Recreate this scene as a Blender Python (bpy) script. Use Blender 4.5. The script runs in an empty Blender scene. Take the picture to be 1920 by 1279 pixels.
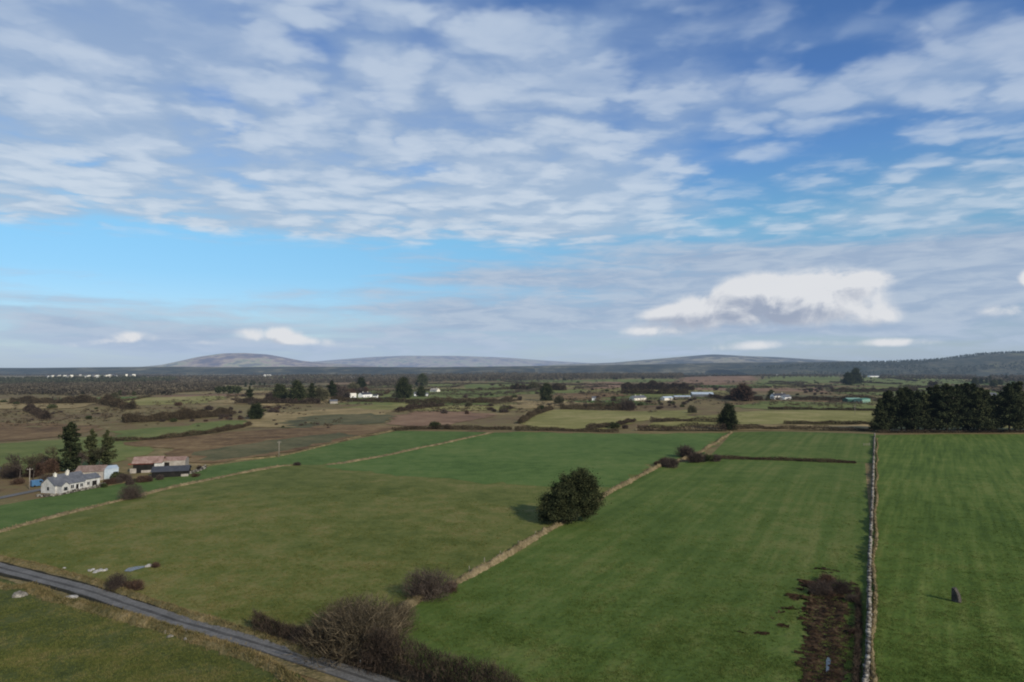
import bpy, math, random
import numpy as np
from mathutils import Vector, Matrix
from mathutils.geometry import delaunay_2d_cdt

scene = bpy.context.scene
COL = scene.collection
PI = math.pi
R = math.radians

# ------------------------------------------------------------------ camera
CAM_H = 40.0
F = 1280.0
PITCH = math.atan((691 - 639.5) / F)
cam_d = bpy.data.cameras.new('camera')
cam_d.lens = 24.0; cam_d.sensor_width = 36.0
cam_d.clip_start = 0.5; cam_d.clip_end = 90000
cam = bpy.data.objects.new('camera', cam_d)
COL.objects.link(cam)
cam.location = (0, 0, CAM_H)
cam.rotation_euler = (PI / 2 + PITCH, 0, 0)
scene.camera = cam

def ray(px, py):
    u = (px - 960) / F; v = (639.5 - py) / F
    return (u, math.cos(PITCH) - v * math.sin(PITCH), math.sin(PITCH) + v * math.cos(PITCH))

# ------------------------------------------------------------------ terrain
def sstep(a, b, x):
    t = np.clip((np.asarray(x, float) - a) / (b - a), 0, 1)
    return t * t * (3 - 2 * t)

def H(x, y):
    x = np.asarray(x, float); y = np.asarray(y, float)
    r = np.hypot(x, y)
    a = sstep(350, 1100, r)
    h = 0.45 * np.sin(x / 31 + y / 52) + 0.35 * np.sin(y / 38 - x / 60 + 1.3)
    h = h + a * (1.5 * np.sin(x / 130 + y / 210 + .7) + 1.3 * np.sin(y / 170 - x / 260 + 2) + 1.6 * np.sin(x / 420 - y / 330))
    h = h + 7.0 * np.exp(-((r - 2900) / 620) ** 2)
    return h * (1 - sstep(5000, 9000, r))

def at(px, py):
    """the point of the terrain seen along one direction from the camera"""
    d = ray(px, py)
    t = -CAM_H / d[2]
    for _ in range(25):
        h = float(H(d[0] * t, d[1] * t))
        t = 0.5 * t + 0.5 * (h - CAM_H) / d[2]
    x, y = d[0] * t, d[1] * t
    return Vector((x, y, float(H(x, y))))

def ground(x, y): return Vector((x, y, float(H(x, y))))

# ------------------------------------------------------------------ mesh helpers
def mesh_obj(name, v, f, m, parent=None, smooth=False):
    me = bpy.data.meshes.new(name)
    if isinstance(f, np.ndarray) and f.ndim == 2:
        v = np.asarray(v, np.float32); k = f.shape[1]; n = len(f)
        me.vertices.add(len(v)); me.vertices.foreach_set('co', v.ravel())
        me.loops.add(n * k); me.loops.foreach_set('vertex_index', f.astype(np.int32).ravel())
        me.polygons.add(n); me.polygons.foreach_set('loop_start', np.arange(0, n * k, k, dtype=np.int32))
        me.update(calc_edges=True); me.validate()
    else:
        me.from_pydata([tuple(p) for p in v], [], [tuple(q) for q in f]); me.update()
    if smooth:
        me.polygons.foreach_set('use_smooth', [True] * len(me.polygons))
    me.materials.append(m)
    o = bpy.data.objects.new(name, me); COL.objects.link(o)
    if parent is not None: o.parent = parent
    return o

def tag(o, label=None, cat=None, group=None, kind=None):
    if label: o['label'] = label
    if cat: o['category'] = cat
    if group: o['group'] = group
    if kind: o['kind'] = kind
    return o

def empty(name, loc, rz=0, label=None, cat=None, group=None, scale=None):
    o = bpy.data.objects.new(name, None); COL.objects.link(o)
    o.location = loc; o.rotation_euler = (0, 0, rz)
    o.empty_display_size = 0.5
    if scale: o.scale = scale
    return tag(o, label, cat, group)

def copy_tree(o, parent=None):
    c = o.copy(); COL.objects.link(c)
    if parent is not None: c.parent = parent
    for ch in [q for q in list(COL.objects) if q.parent == o]:
        copy_tree(ch, c)
    return c

class MB:
    """collects faces for one mesh"""
    def __init__(s): s.v = []; s.f = []
    def add(s, v, f):
        b = len(s.v); s.v += [tuple(p) for p in v]; s.f += [tuple(i + b for i in q) for q in f]; return s
    def box(s, x0, x1, y0, y1, z0, z1):
        return s.add([(x0, y0, z0), (x1, y0, z0), (x1, y1, z0), (x0, y1, z0), (x0, y0, z1), (x1, y0, z1), (x1, y1, z1), (x0, y1, z1)],
                     [(0, 3, 2, 1), (4, 5, 6, 7), (0, 1, 5, 4), (1, 2, 6, 5), (2, 3, 7, 6), (3, 0, 4, 7)])
    def cyl(s, p0, p1, r0, r1, n=10):
        p0 = Vector(p0); p1 = Vector(p1); d = (p1 - p0).normalized()
        a = d.orthogonal().normalized(); b = d.cross(a)
        v = []
        for p, r in ((p0, r0), (p1, r1)):
            for i in range(n):
                t = 2 * PI * i / n; v.append(p + a * (r * math.cos(t)) + b * (r * math.sin(t)))
        f = [(i, (i + 1) % n, n + (i + 1) % n, n + i) for i in range(n)] + [tuple(range(n - 1, -1, -1)), tuple(range(n, 2 * n))]
        return s.add(v, f)
    def build(s, name, m, parent=None, smooth=False):
        return mesh_obj(name, s.v, s.f, m, parent, smooth)

def unit(a): return a / np.maximum(np.linalg.norm(a, axis=1, keepdims=True), 1e-9)

def leaves(P, size, rng, flat=None):
    """random quads (leaf clusters) at points P"""
    n = len(P)
    a = unit(rng.normal(size=(n, 3))); b = unit(np.cross(a, rng.normal(size=(n, 3))))
    s = (size * rng.uniform(.6, 1.4, n))[:, None]
    v = np.stack([P - a * s, P - b * s * .55, P + a * s, P + b * s * .55], 1).reshape(-1, 3)
    f = np.arange(4 * n).reshape(n, 4)
    return v, f

def sprigs(P, D, length, width, rng):
    """thin pointed blades or twigs from P along D, as triangles"""
    n = len(P)
    D = unit(D); s = unit(np.cross(D, rng.normal(size=(n, 3))))
    L = (np.broadcast_to(length, n) * rng.uniform(.6, 1.3, n))[:, None]
    W = np.broadcast_to(width, n)[:, None] * .5
    v = np.stack([P - s * W, P + s * W, P + D * L], 1).reshape(-1, 3)
    return v, np.arange(3 * n).reshape(n, 3)

def tubes(segs, sides=4):
    """segments (p0,p1,r0,r1) as tapered tubes, vectorised"""
    p0 = np.array([s[0] for s in segs]); p1 = np.array([s[1] for s in segs])
    r0 = np.array([s[2] for s in segs]); r1 = np.array([s[3] for s in segs])
    d = unit(p1 - p0); ref = np.where(np.abs(d[:, 2:3]) > .9, np.array([[1., 0, 0]]), np.array([[0, 0, 1.]]))
    a = unit(np.cross(d, ref)); b = np.cross(d, a)
    vs = []
    for p, r in ((p0, r0), (p1, r1)):
        for i in range(sides):
            t = 2 * PI * i / sides
            vs.append(p + r[:, None] * (a * math.cos(t) + b * math.sin(t)))
    v = np.stack(vs, 1).reshape(-1, 3)
    n = len(segs); base = (np.arange(n) * 2 * sides)[:, None]
    q = np.array([(i, (i + 1) % sides, sides + (i + 1) % sides, sides + i) for i in range(sides)])
    f = (base[:, :, None] + q[None]).reshape(-1, 4)
    return v, f

def polyline(pts, step):
    """resample 2D/3D points with Catmull-Rom smoothing on the ground plane"""
    P = np.array([(p[0], p[1]) for p in pts], float)
    Q = np.vstack([2 * P[0] - P[1], P, 2 * P[-1] - P[-2]])
    out = []
    for i in range(1, len(Q) - 2):
        p0, p1, p2, p3 = Q[i - 1], Q[i], Q[i + 1], Q[i + 2]
        n = max(2, int(np.linalg.norm(p2 - p1) / step))
        for t in np.arange(n) / n:
            out.append(.5 * ((2 * p1) + (-p0 + p2) * t + (2 * p0 - 5 * p1 + 4 * p2 - p3) * t * t + (-p0 + 3 * p1 - 3 * p2 + p3) * t ** 3))
    out.append(P[-1])
    O = np.array(out)
    T = np.gradient(O, axis=0); T /= np.maximum(np.linalg.norm(T, axis=1, keepdims=True), 1e-9)
    N = np.stack([-T[:, 1], T[:, 0]], 1)
    return O, T, N

# ------------------------------------------------------------------ materials
def new_mat(name):
    m = bpy.data.materials.new(name); m.use_nodes = True; m.cycles.emission_sampling = 'NONE'
    nt = m.node_tree; nt.nodes.clear()
    return m, nt

HAZE_L = 13500.0  # air haze painted into every surface as glow, growing away from the origin
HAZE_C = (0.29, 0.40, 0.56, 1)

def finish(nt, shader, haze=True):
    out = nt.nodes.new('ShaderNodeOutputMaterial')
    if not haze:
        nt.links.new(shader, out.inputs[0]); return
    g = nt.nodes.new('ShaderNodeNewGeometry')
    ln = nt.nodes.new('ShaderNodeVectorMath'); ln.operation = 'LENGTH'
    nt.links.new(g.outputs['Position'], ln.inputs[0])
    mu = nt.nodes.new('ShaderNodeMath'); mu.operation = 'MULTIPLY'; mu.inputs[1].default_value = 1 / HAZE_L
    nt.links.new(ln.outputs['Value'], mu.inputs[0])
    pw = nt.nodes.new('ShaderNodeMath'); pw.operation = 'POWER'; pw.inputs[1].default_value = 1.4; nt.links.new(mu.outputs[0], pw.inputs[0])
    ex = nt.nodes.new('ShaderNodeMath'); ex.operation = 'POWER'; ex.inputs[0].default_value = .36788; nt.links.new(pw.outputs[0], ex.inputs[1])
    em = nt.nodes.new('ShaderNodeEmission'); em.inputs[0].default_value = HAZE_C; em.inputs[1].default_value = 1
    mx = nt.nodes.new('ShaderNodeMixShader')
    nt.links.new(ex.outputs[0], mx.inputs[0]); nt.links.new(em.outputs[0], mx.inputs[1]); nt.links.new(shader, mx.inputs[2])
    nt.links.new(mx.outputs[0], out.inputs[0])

def mat(name, stops, layers=((1, .5, 0, 1, 5),), world=True, rough=.95, spec=.1, island=0, objrand=0, bump=0, bump_scale=3, haze=True, metallic=0, trans=0):
    """layers: (weight, scale, rotation in degrees, stretch along the rotated y, detail); weights sum to one"""
    m, nt = new_mat(name)
    L = nt.links.new
    if world:
        src = nt.nodes.new('ShaderNodeNewGeometry').outputs['Position']
    else:
        src = nt.nodes.new('ShaderNodeTexCoord').outputs['Object']
    acc = None
    for w, sc, rot, st, det in layers:
        v = src
        if rot or st != 1:
            mp = nt.nodes.new('ShaderNodeMapping'); mp.vector_type = 'TEXTURE'
            mp.inputs['Rotation'].default_value = (0, 0, R(rot)); mp.inputs['Scale'].default_value = (1, st, 1)
            L(v, mp.inputs[0]); v = mp.outputs[0]
        nz = nt.nodes.new('ShaderNodeTexNoise'); nz.inputs['Scale'].default_value = sc
        nz.inputs['Detail'].default_value = det; nz.inputs['Roughness'].default_value = .6
        L(v, nz.inputs['Vector'])
        mu = nt.nodes.new('ShaderNodeMath'); mu.operation = 'MULTIPLY_ADD'
        L(nz.outputs[0], mu.inputs[0]); mu.inputs[1].default_value = w
        if acc is None: mu.inputs[2].default_value = 0
        else: L(acc, mu.inputs[2])
        acc = mu.outputs[0]
    def jitter(sock, amt):
        nonlocal acc
        a = nt.nodes.new('ShaderNodeMath'); a.operation = 'SUBTRACT'; L(sock, a.inputs[0]); a.inputs[1].default_value = .5
        b = nt.nodes.new('ShaderNodeMath'); b.operation = 'MULTIPLY_ADD'; L(a.outputs[0], b.inputs[0]); b.inputs[1].default_value = amt; L(acc, b.inputs[2])
        acc = b.outputs[0]
    if island: jitter(nt.nodes.new('ShaderNodeNewGeometry').outputs['Random Per Island'], island)
    if objrand: jitter(nt.nodes.new('ShaderNodeObjectInfo').outputs['Random'], objrand)
    rp = nt.nodes.new('ShaderNodeValToRGB'); cr = rp.color_ramp
    cr.elements[0].position = stops[0][0]; cr.elements[0].color = (*stops[0][1], 1)
    cr.elements[1].position = stops[-1][0]; cr.elements[1].color = (*stops[-1][1], 1)
    for p, c in stops[1:-1]:
        e = cr.elements.new(p); e.color = (*c, 1)
    L(acc, rp.inputs[0])
    bs = nt.nodes.new('ShaderNodeBsdfPrincipled')
    bs.inputs['Roughness'].default_value = rough; bs.inputs['Specular IOR Level'].default_value = spec
    bs.inputs['Metallic'].default_value = metallic
    L(rp.outputs[0], bs.inputs['Base Color'])
    if bump:
        nz = nt.nodes.new('ShaderNodeTexNoise'); nz.inputs['Scale'].default_value = bump_scale; nz.inputs['Detail'].default_value = 5
        L(src, nz.inputs['Vector'])
        bp = nt.nodes.new('ShaderNodeBump'); bp.inputs['Strength'].default_value = 1; bp.inputs['Distance'].default_value = bump
        L(nz.outputs[0], bp.inputs['Height']); L(bp.outputs[0], bs.inputs['Normal'])
    sh = bs.outputs[0]
    if trans:
        tr = nt.nodes.new('ShaderNodeBsdfTranslucent'); L(rp.outputs[0], tr.inputs[0])
        mx = nt.nodes.new('ShaderNodeMixShader'); mx.inputs[0].default_value = trans
        L(sh, mx.inputs[1]); L(tr.outputs[0], mx.inputs[2]); sh = mx.outputs[0]
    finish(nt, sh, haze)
    return m

def tone(c, k): return tuple(min(1, x * k) for x in c)
def ramp(dark, mid, light, lo=.36, hi=.64): return ((lo, dark), ((lo + hi) / 2, mid), (hi, light))

M = {}
WALL_ROT = -28   # the fields on the right run along the dry stone wall
GL = ((.40, .020, 0, 1, 5), (.32, .16, 0, 1, 6), (.28, 1.1, 0, 1, 5))
def gramp(*a): return ramp(*a, lo=.39, hi=.61)
M['field_left'] = mat('pasture grass olive', gramp((.055, .070, .014), (.092, .103, .025), (.145, .128, .044)), GL, bump=.22, bump_scale=1.2)
M['field_up'] = mat('pasture grass mid', gramp((.045, .080, .016), (.068, .110, .025), (.100, .130, .036)), GL, bump=.2, bump_scale=1.2)
M['field_strip'] = mat('pasture grass green', gramp((.044, .075, .016), (.066, .104, .025), (.096, .122, .036)), GL, bump=.2, bump_scale=1.2)
M['field_mid'] = mat('pasture grass with tractor lines', gramp((.042, .070, .012), (.066, .098, .020), (.108, .122, .034)),
                     ((.32, .020, 0, 1, 5), (.24, .16, 0, 1, 6), (.30, .35, WALL_ROT, 40, 2), (.14, 1.1, 0, 1, 5)), bump=.25, bump_scale=1.2)
M['field_right'] = mat('sown grass in drill rows', gramp((.040, .068, .010), (.065, .100, .017), (.105, .130, .030)),
                       ((.28, .020, 0, 1, 5), (.20, .16, 0, 1, 6), (.42, .55, WALL_ROT - 4, 24, 2), (.10, 1.1, 0, 1, 5)), bump=.25, bump_scale=1.2)
M['field_near'] = mat('pasture grass dull', gramp((.034, .043, .011), (.058, .068, .018), (.092, .086, .030)), GL, bump=.28, bump_scale=1.2)
MID = ((.42, .010, 0, 1, 5), (.34, .05, 0, 1, 6), (.24, .3, 0, 1, 4))
M['rough'] = mat('rough pasture and bog', ((.40, (.070, .048, .024)), (.46, (.132, .090, .044)), (.52, (.120, .100, .040)), (.60, (.215, .152, .074))), MID)
M['green'] = mat('far pasture green', gramp((.064, .080, .022), (.100, .118, .032), (.150, .148, .050)), MID)
M['light'] = mat('far pasture yellow green', gramp((.105, .100, .028), (.170, .158, .050), (.250, .208, .088)), MID)
M['tan'] = mat('bleached grass', gramp((.125, .098, .042), (.215, .160, .072), (.320, .235, .115)), MID)
M['bracken'] = mat('dead bracken', gramp((.060, .036, .018), (.125, .078, .036), (.200, .138, .066)), ((.34, .012, 0, 1, 5), (.40, .08, 0, 1, 6), (.26, .4, 0, 1, 4)))
M['red'] = mat('red brown moor grass', gramp((.105, .062, .038), (.170, .102, .060), (.235, .155, .092)), MID)
M['bog'] = mat('rushy bog', gramp((.044, .042, .022), (.078, .074, .033), (.130, .105, .052)), MID)
M['road'] = mat('worn tarmac', ramp((.075, .073, .070), (.112, .109, .104), (.155, .150, .143)), ((.4, .3, 0, 1, 4), (.6, 2.5, 0, 1, 5)), rough=.95, spec=.05)
M['road_dark'] = mat('dark tarmac strip', ramp((.040, .039, .037), (.062, .060, .057), (.088, .085, .080)), ((.5, .3, 0, 1, 4), (.5, 2.5, 0, 1, 5)), rough=.95, spec=.05)
M['dark_strip'] = mat('dark roadside strip', ramp((.010, .009, .006), (.020, .018, .011), (.038, .034, .018)), ((.5, .3, 0, 1, 4), (.5, 2.5, 0, 1, 5)))
M['bank'] = mat('earth bank with dead grass', ramp((.070, .058, .030), (.145, .113, .060), (.240, .185, .105)), ((.5, .2, 0, 1, 5), (.5, 1.2, 0, 1, 5)), bump=.2, bump_scale=2)
M['dry_grass'] = mat('dead grass blades', ramp((.075, .065, .028), (.165, .127, .062), (.290, .222, .120)), ((.6, .2, 0, 1, 4), (.4, 1.5, 0, 1, 3)), island=.2, trans=.2)
M['verge'] = mat('rough verge grass', ramp((.050, .048, .020), (.120, .098, .044), (.220, .165, .085)), ((.5, .25, 0, 1, 5), (.5, 1.5, 0, 1, 5)), bump=.25, bump_scale=2)
M['verge_grass'] = mat('verge grass blades', ramp((.070, .068, .026), (.135, .108, .047), (.225, .168, .080)), ((.6, .25, 0, 1, 4), (.4, 1.2, 0, 1, 3)), island=.10, trans=.2)
M['stone'] = mat('grey field stone', ramp((.045, .040, .033), (.130, .117, .097), (.280, .258, .220)), ((.5, .9, 0, 1, 5), (.5, 5, 0, 1, 4)), island=.35, bump=.05, bump_scale=6)
M['pale_stone'] = mat('pale stone', ramp((.110, .104, .094), (.210, .200, .184), (.340, .325, .300)), ((1, 3, 0, 1, 5),), island=.3, bump=.03, bump_scale=8)
M['mud'] = mat('wet trampled mud', ((.40, (.006, .004, .0025)), (.48, (.019, .0115, .0065)), (.55, (.043, .026, .014)), (.62, (.078, .052, .030))), ((.5, .45, 0, 1, 6), (.5, 1.6, 0, 1, 5)), rough=.9, spec=.05, bump=.15, bump_scale=3)
M['water'] = mat('still water', ramp((.02, .025, .03), (.03, .035, .04), (.04, .045, .05)), rough=.04, spec=.6)
OB = dict(world=False)
M['bark'] = mat('grey brown bark', ramp((.035, .028, .022), (.060, .048, .038), (.095, .078, .062)), ((1, 2, 0, 1, 4),), **OB)
M['pine_bark'] = mat('dark conifer bark', ramp((.030, .022, .016), (.050, .038, .028), (.080, .062, .046)), ((1, 2, 0, 1, 4),), **OB)
M['needles'] = mat('dark conifer needles', ramp((.014, .019, .009), (.032, .040, .017), (.072, .076, .033)), ((.6, .35, 0, 1, 3), (.4, 2, 0, 1, 3)), island=.25, objrand=.25, trans=.1, **OB)
M['needles_olive'] = mat('olive evergreen leaves', ramp((.014, .019, .009), (.032, .038, .016), (.066, .070, .030)), ((.6, .45, 0, 1, 3), (.4, 2, 0, 1, 3)), island=.28, trans=.12, **OB)
M['twigs'] = mat('bare purple brown twigs', ramp((.028, .021, .018), (.056, .042, .035), (.098, .076, .060)), ((.6, .4, 0, 1, 3), (.4, 2, 0, 1, 3)), island=.22, objrand=.15, **OB)
M['twigs_green'] = mat('lichen green twigs', ramp((.032, .030, .018), (.065, .062, .034), (.118, .108, .060)), ((.6, .4, 0, 1, 3), (.4, 2, 0, 1, 3)), island=.25, objrand=.15, **OB)
M['twigs_red'] = mat('reddish brown twigs', ramp((.032, .020, .015), (.060, .036, .026), (.105, .066, .044)), ((.6, .3, 0, 1, 3), (.4, 2, 0, 1, 3)), island=.25, objrand=.1, **OB)
M['thorn'] = mat('dark brown thorn twigs', ramp((.016, .012, .009), (.040, .029, .022), (.082, .060, .043)), ((.6, .35, 0, 1, 4), (.4, 1.5, 0, 1, 3)), island=.28)
M['scrub_twigs'] = mat('olive brown willow twigs', ramp((.030, .024, .015), (.070, .056, .036), (.130, .102, .064)), ((.6, .3, 0, 1, 4), (.4, 1.5, 0, 1, 3)), island=.28, **OB)
M['gorse'] = mat('dark green scrub leaves', ramp((.016, .022, .009), (.034, .042, .016), (.064, .070, .028)), ((.6, .4, 0, 1, 3), (.4, 2, 0, 1, 3)), island=.25, objrand=.15, **OB)
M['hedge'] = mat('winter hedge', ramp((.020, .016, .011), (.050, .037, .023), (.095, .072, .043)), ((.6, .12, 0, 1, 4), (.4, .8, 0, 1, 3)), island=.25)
M['wood_bare'] = mat('far bare woodland', ramp((.034, .029, .022), (.070, .058, .042), (.115, .096, .066)), ((.6, .008, 0, 1, 4), (.4, .1, 0, 1, 3)), island=.2)
M['wood_dark'] = mat('far conifer woodland', ramp((.022, .027, .018), (.042, .046, .028), (.078, .074, .044)), ((.6, .008, 0, 1, 4), (.4, .1, 0, 1, 3)), island=.2)
BL = ((.5, .6, 0, 1, 4), (.5, 3, 0, 1, 4))
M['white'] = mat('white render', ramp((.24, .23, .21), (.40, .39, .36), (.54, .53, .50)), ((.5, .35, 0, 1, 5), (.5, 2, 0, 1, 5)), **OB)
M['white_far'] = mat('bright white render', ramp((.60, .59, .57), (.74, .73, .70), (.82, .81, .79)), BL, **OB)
M['cream'] = mat('cream render', ramp((.48, .44, .36), (.60, .56, .47), (.70, .66, .56)), BL, **OB)
M['slate'] = mat('grey slate', ramp((.055, .058, .066), (.085, .088, .098), (.130, .132, .142)), BL, rough=.7, spec=.3, **OB)
M['dark_roof'] = mat('dark sheet roof', ramp((.022, .022, .026), (.036, .036, .041), (.060, .060, .064)), BL, rough=.6, spec=.3, **OB)
M['rust'] = mat('rusty corrugated iron', ramp((.095, .062, .048), (.165, .115, .092), (.250, .190, .160)), ((.5, .4, 0, 1, 5), (.5, 2, 0, 1, 5)), rough=.8, **OB)
M['red_roof'] = mat('red oxide roof sheets', ramp((.130, .078, .060), (.220, .140, .112), (.310, .225, .190)), ((.5, .4, 0, 1, 5), (.5, 2, 0, 1, 5)), rough=.8, **OB)
M['red_paint'] = mat('red painted steel', ramp((.160, .030, .022), (.220, .045, .034), (.280, .070, .055)), BL, rough=.6, **OB)
M['tin'] = mat('blue grey tin sheets', ramp((.220, .270, .310), (.310, .360, .400), (.400, .440, .470)), BL, rough=.5, spec=.4, **OB)
M['block'] = mat('bare concrete block', ramp((.180, .160, .135), (.270, .240, .205), (.360, .330, .290)), BL, **OB)
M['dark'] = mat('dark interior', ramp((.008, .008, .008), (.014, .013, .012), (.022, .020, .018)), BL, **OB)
M['glass'] = mat('window glass', ramp((.014, .017, .020), (.022, .026, .030), (.034, .038, .044)), BL, rough=.1, spec=.6, **OB)
M['brick'] = mat('brown brick', ramp((.120, .080, .060), (.180, .125, .098), (.250, .180, .145)), BL, **OB)
M['blue'] = mat('blue paint', ramp((.030, .090, .180), (.045, .125, .240), (.070, .170, .300)), BL, rough=.4, spec=.5, **OB)
M['tarp'] = mat('blue plastic sheet', ramp((.020, .050, .220), (.030, .080, .330), (.060, .130, .450)), BL, rough=.4, spec=.5, **OB)
M['green_sheet'] = mat('green coated sheets', ramp((.030, .110, .070), (.050, .155, .100), (.080, .200, .135)), BL, rough=.5, **OB)
M['green_pale'] = mat('pale green coated sheets', ramp((.110, .200, .160), (.160, .270, .215), (.210, .330, .270)), BL, rough=.5, **OB)
M['green_dark'] = mat('dark green coated sheets', ramp((.014, .045, .034), (.022, .066, .050), (.032, .088, .068)), BL, rough=.5, **OB)
M['pole'] = mat('weathered pole', ramp((.160, .135, .110), (.230, .200, .165), (.310, .275, .235)), BL, **OB)
M['rubber'] = mat('black rubber', ramp((.010, .010, .010), (.016, .016, .016), (.024, .024, .024)), BL, **OB)
M['post'] = mat('pale fence post', ramp((.300, .290, .270), (.420, .410, .390), (.540, .530, .510)), BL, **OB)
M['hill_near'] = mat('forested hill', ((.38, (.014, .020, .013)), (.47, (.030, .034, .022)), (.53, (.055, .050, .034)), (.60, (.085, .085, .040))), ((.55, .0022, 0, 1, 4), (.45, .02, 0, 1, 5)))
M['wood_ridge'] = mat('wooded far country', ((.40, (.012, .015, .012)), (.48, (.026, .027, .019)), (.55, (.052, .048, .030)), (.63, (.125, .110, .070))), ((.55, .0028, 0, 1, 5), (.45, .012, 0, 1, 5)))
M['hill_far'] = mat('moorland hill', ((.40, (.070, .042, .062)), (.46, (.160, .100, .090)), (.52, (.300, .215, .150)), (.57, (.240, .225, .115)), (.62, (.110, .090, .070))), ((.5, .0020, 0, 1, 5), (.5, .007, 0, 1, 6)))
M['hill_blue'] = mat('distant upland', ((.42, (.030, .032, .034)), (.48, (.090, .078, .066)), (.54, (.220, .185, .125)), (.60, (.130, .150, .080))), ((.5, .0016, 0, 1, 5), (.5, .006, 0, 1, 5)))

# ------------------------------------------------------------------ ground sheet
def ground_sheet():
    rs = [4.0]
    while rs[-1] < 45000: rs.append(rs[-1] * 1.021 + .02)
    rs = np.array(rs)
    an = np.concatenate([np.arange(-62, 62, .5), np.arange(62, 298, 8)])
    an = np.radians(an)
    A, RR = np.meshgrid(an, rs)
    X = RR * np.sin(A); Y = RR * np.cos(A)
    Z = H(X, Y)
    n, k = X.shape
    v = np.stack([X, Y, Z], -1).reshape(-1, 3)
    v = np.vstack([v, [[0, 0, float(H(0, 0))]]])
    i = np.arange(n - 1)[:, None]; j = np.arange(k)[None]; j2 = (j + 1) % k
    f = np.stack([i * k + j, (i + 1) * k + j, (i + 1) * k + j2, i * k + j2], -1).reshape(-1, 4)
    f = f[:, ::-1]
    o = mesh_obj('ground', v, f, M['rough'], smooth=True)
    tag(o, kind='structure')
ground_sheet()

def inpoly(x, y, P):
    c = np.zeros(x.shape, bool); n = len(P); j = n - 1
    for i in range(n):
        xi, yi = P[i][0], P[i][1]; xj, yj = P[j][0], P[j][1]
        c ^= ((yi > y) != (yj > y)) & (x < (xj - xi) * (y - yi) / (yj - yi + 1e-12) + xi)
        j = i
    return c

def field(pxs, m, off, seed=0, wob=.0, name='field', world=None):
    """a field draped over the terrain; boundary given by corner directions"""
    rng = np.random.default_rng(seed)
    pts = [at(*p) for p in pxs] if world is None else world
    D = min(math.hypot(p[0], p[1]) for p in pts)
    step = max(3.0, D / 45)
    B = []
    n = len(pts)
    for i in range(n):
        a, b = pts[i], pts[(i + 1) % n]
        k = max(1, int(math.hypot(b[0] - a[0], b[1] - a[1]) / (step * 1.0)))
        for t in range(k):
            f = t / k
            B.append((a[0] + (b[0] - a[0]) * f + rng.normal() * wob * step, a[1] + (b[1] - a[1]) * f + rng.normal() * wob * step))
    xs = [b[0] for b in B]; ys = [b[1] for b in B]
    gx, gy = np.meshgrid(np.arange(min(xs), max(xs), step), np.arange(min(ys), max(ys), step))
    gx = gx.ravel() + rng.uniform(-.3, .3, gx.size) * step; gy = gy.ravel() + rng.uniform(-.3, .3, gy.size) * step
    k = inpoly(gx, gy, B)
    allp = [Vector(b) for b in B] + [Vector((x, y)) for x, y in zip(gx[k], gy[k])]
    ed = [(i, (i + 1) % len(B)) for i in range(len(B))]
    vv, _, ff, *_ = delaunay_2d_cdt(allp, ed, [], 1, 1e-4)
    V = np.array([(p.x, p.y) for p in vv])
    Z = H(V[:, 0], V[:, 1]) + off
    fs = []
    for q in ff:
        a, b, c = (vv[i] for i in q[:3])
        fs.append(tuple(q) if (b - a).cross(c - a) > 0 else tuple(reversed(q)))
    o = mesh_obj(name, np.column_stack([V, Z]), fs, m, smooth=True)
    return tag(o, kind='structure')

# polylines (directions in the photograph turned into points of the terrain)
BANK_A1 = [(-160, 1037), (0, 998), (120, 965), (240, 935), (400, 898), (520, 876), (562, 872)]
BANK_A2 = [(606, 872), (650, 868), (720, 855), (800, 838), (880, 821), (925, 811)]
BANK_B = [(741, 1178), (744, 1166), (765, 1140), (800, 1120), (850, 1097), (900, 1068), (960, 1037), (1030, 995), (1090, 960), (1150, 920), (1200, 894), (1240, 874), (1280, 862), (1310, 850), (1340, 832), (1372, 811)]
WALL_R = [(1618, 1330), (1627, 1240), (1630, 1150), (1630, 1080), (1633, 1000), (1636, 930), (1638, 870), (1640, 818)]
ROADP = [(-260, 995), (-120, 1031), (0, 1065), (161, 1108), (250, 1138), (357, 1172), (478, 1206), (587, 1241), (700, 1279), (840, 1330), (1000, 1400)]

field([(-150, 1035)] + BANK_A1[1:] + BANK_A2 + [(1372, 811), (1310, 849), (1240, 873), (1150, 920), (1030, 995), (900, 1068), (800, 1120), (742, 1166), (720, 1270), (587, 1222), (357, 1155), (161, 1092), (0, 1048)], M['field_left'], .05, 1)
field([(560, 868), (606, 870), (720, 855), (925, 811), (1372, 811), (1310, 848), (1240, 873), (1150, 918), (1040, 915), (900, 905), (700, 888)], M['field_up'], .09, 31, .6)
field([(-150, 1035), (0, 998), (240, 935), (400, 898), (562, 872), (606, 872), (720, 855), (925, 811), (745, 808), (650, 827), (520, 857), (400, 873), (330, 890), (200, 912), (90, 932), (-40, 955), (-160, 985)], M['field_strip'], .05, 2)
field([(742, 1166), (800, 1120), (900, 1068), (1030, 995), (1150, 920), (1240, 874), (1330, 858), (1450, 860), (1622, 869), (1632, 1000), (1629, 1100), (1625, 1240), (1618, 1330), (900, 1330), (760, 1240)], M['field_mid'], .06, 3)
field([(1330, 857), (1372, 811), (1450, 809), (1639, 814), (1637, 869), (1450, 860)], M['field_mid'], .06, 4)
field([(1640, 816), (1780, 814), (2050, 813), (2300, 1000), (2600, 1330), (1622, 1330), (1629, 1150), (1632, 1000)], M['field_right'], .06, 5)
field([(-300, 1065), (0, 1082), (161, 1125), (357, 1190), (478, 1228), (560, 1265), (640, 1330), (-300, 1330)], M['field_near'], .05, 6)
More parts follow.
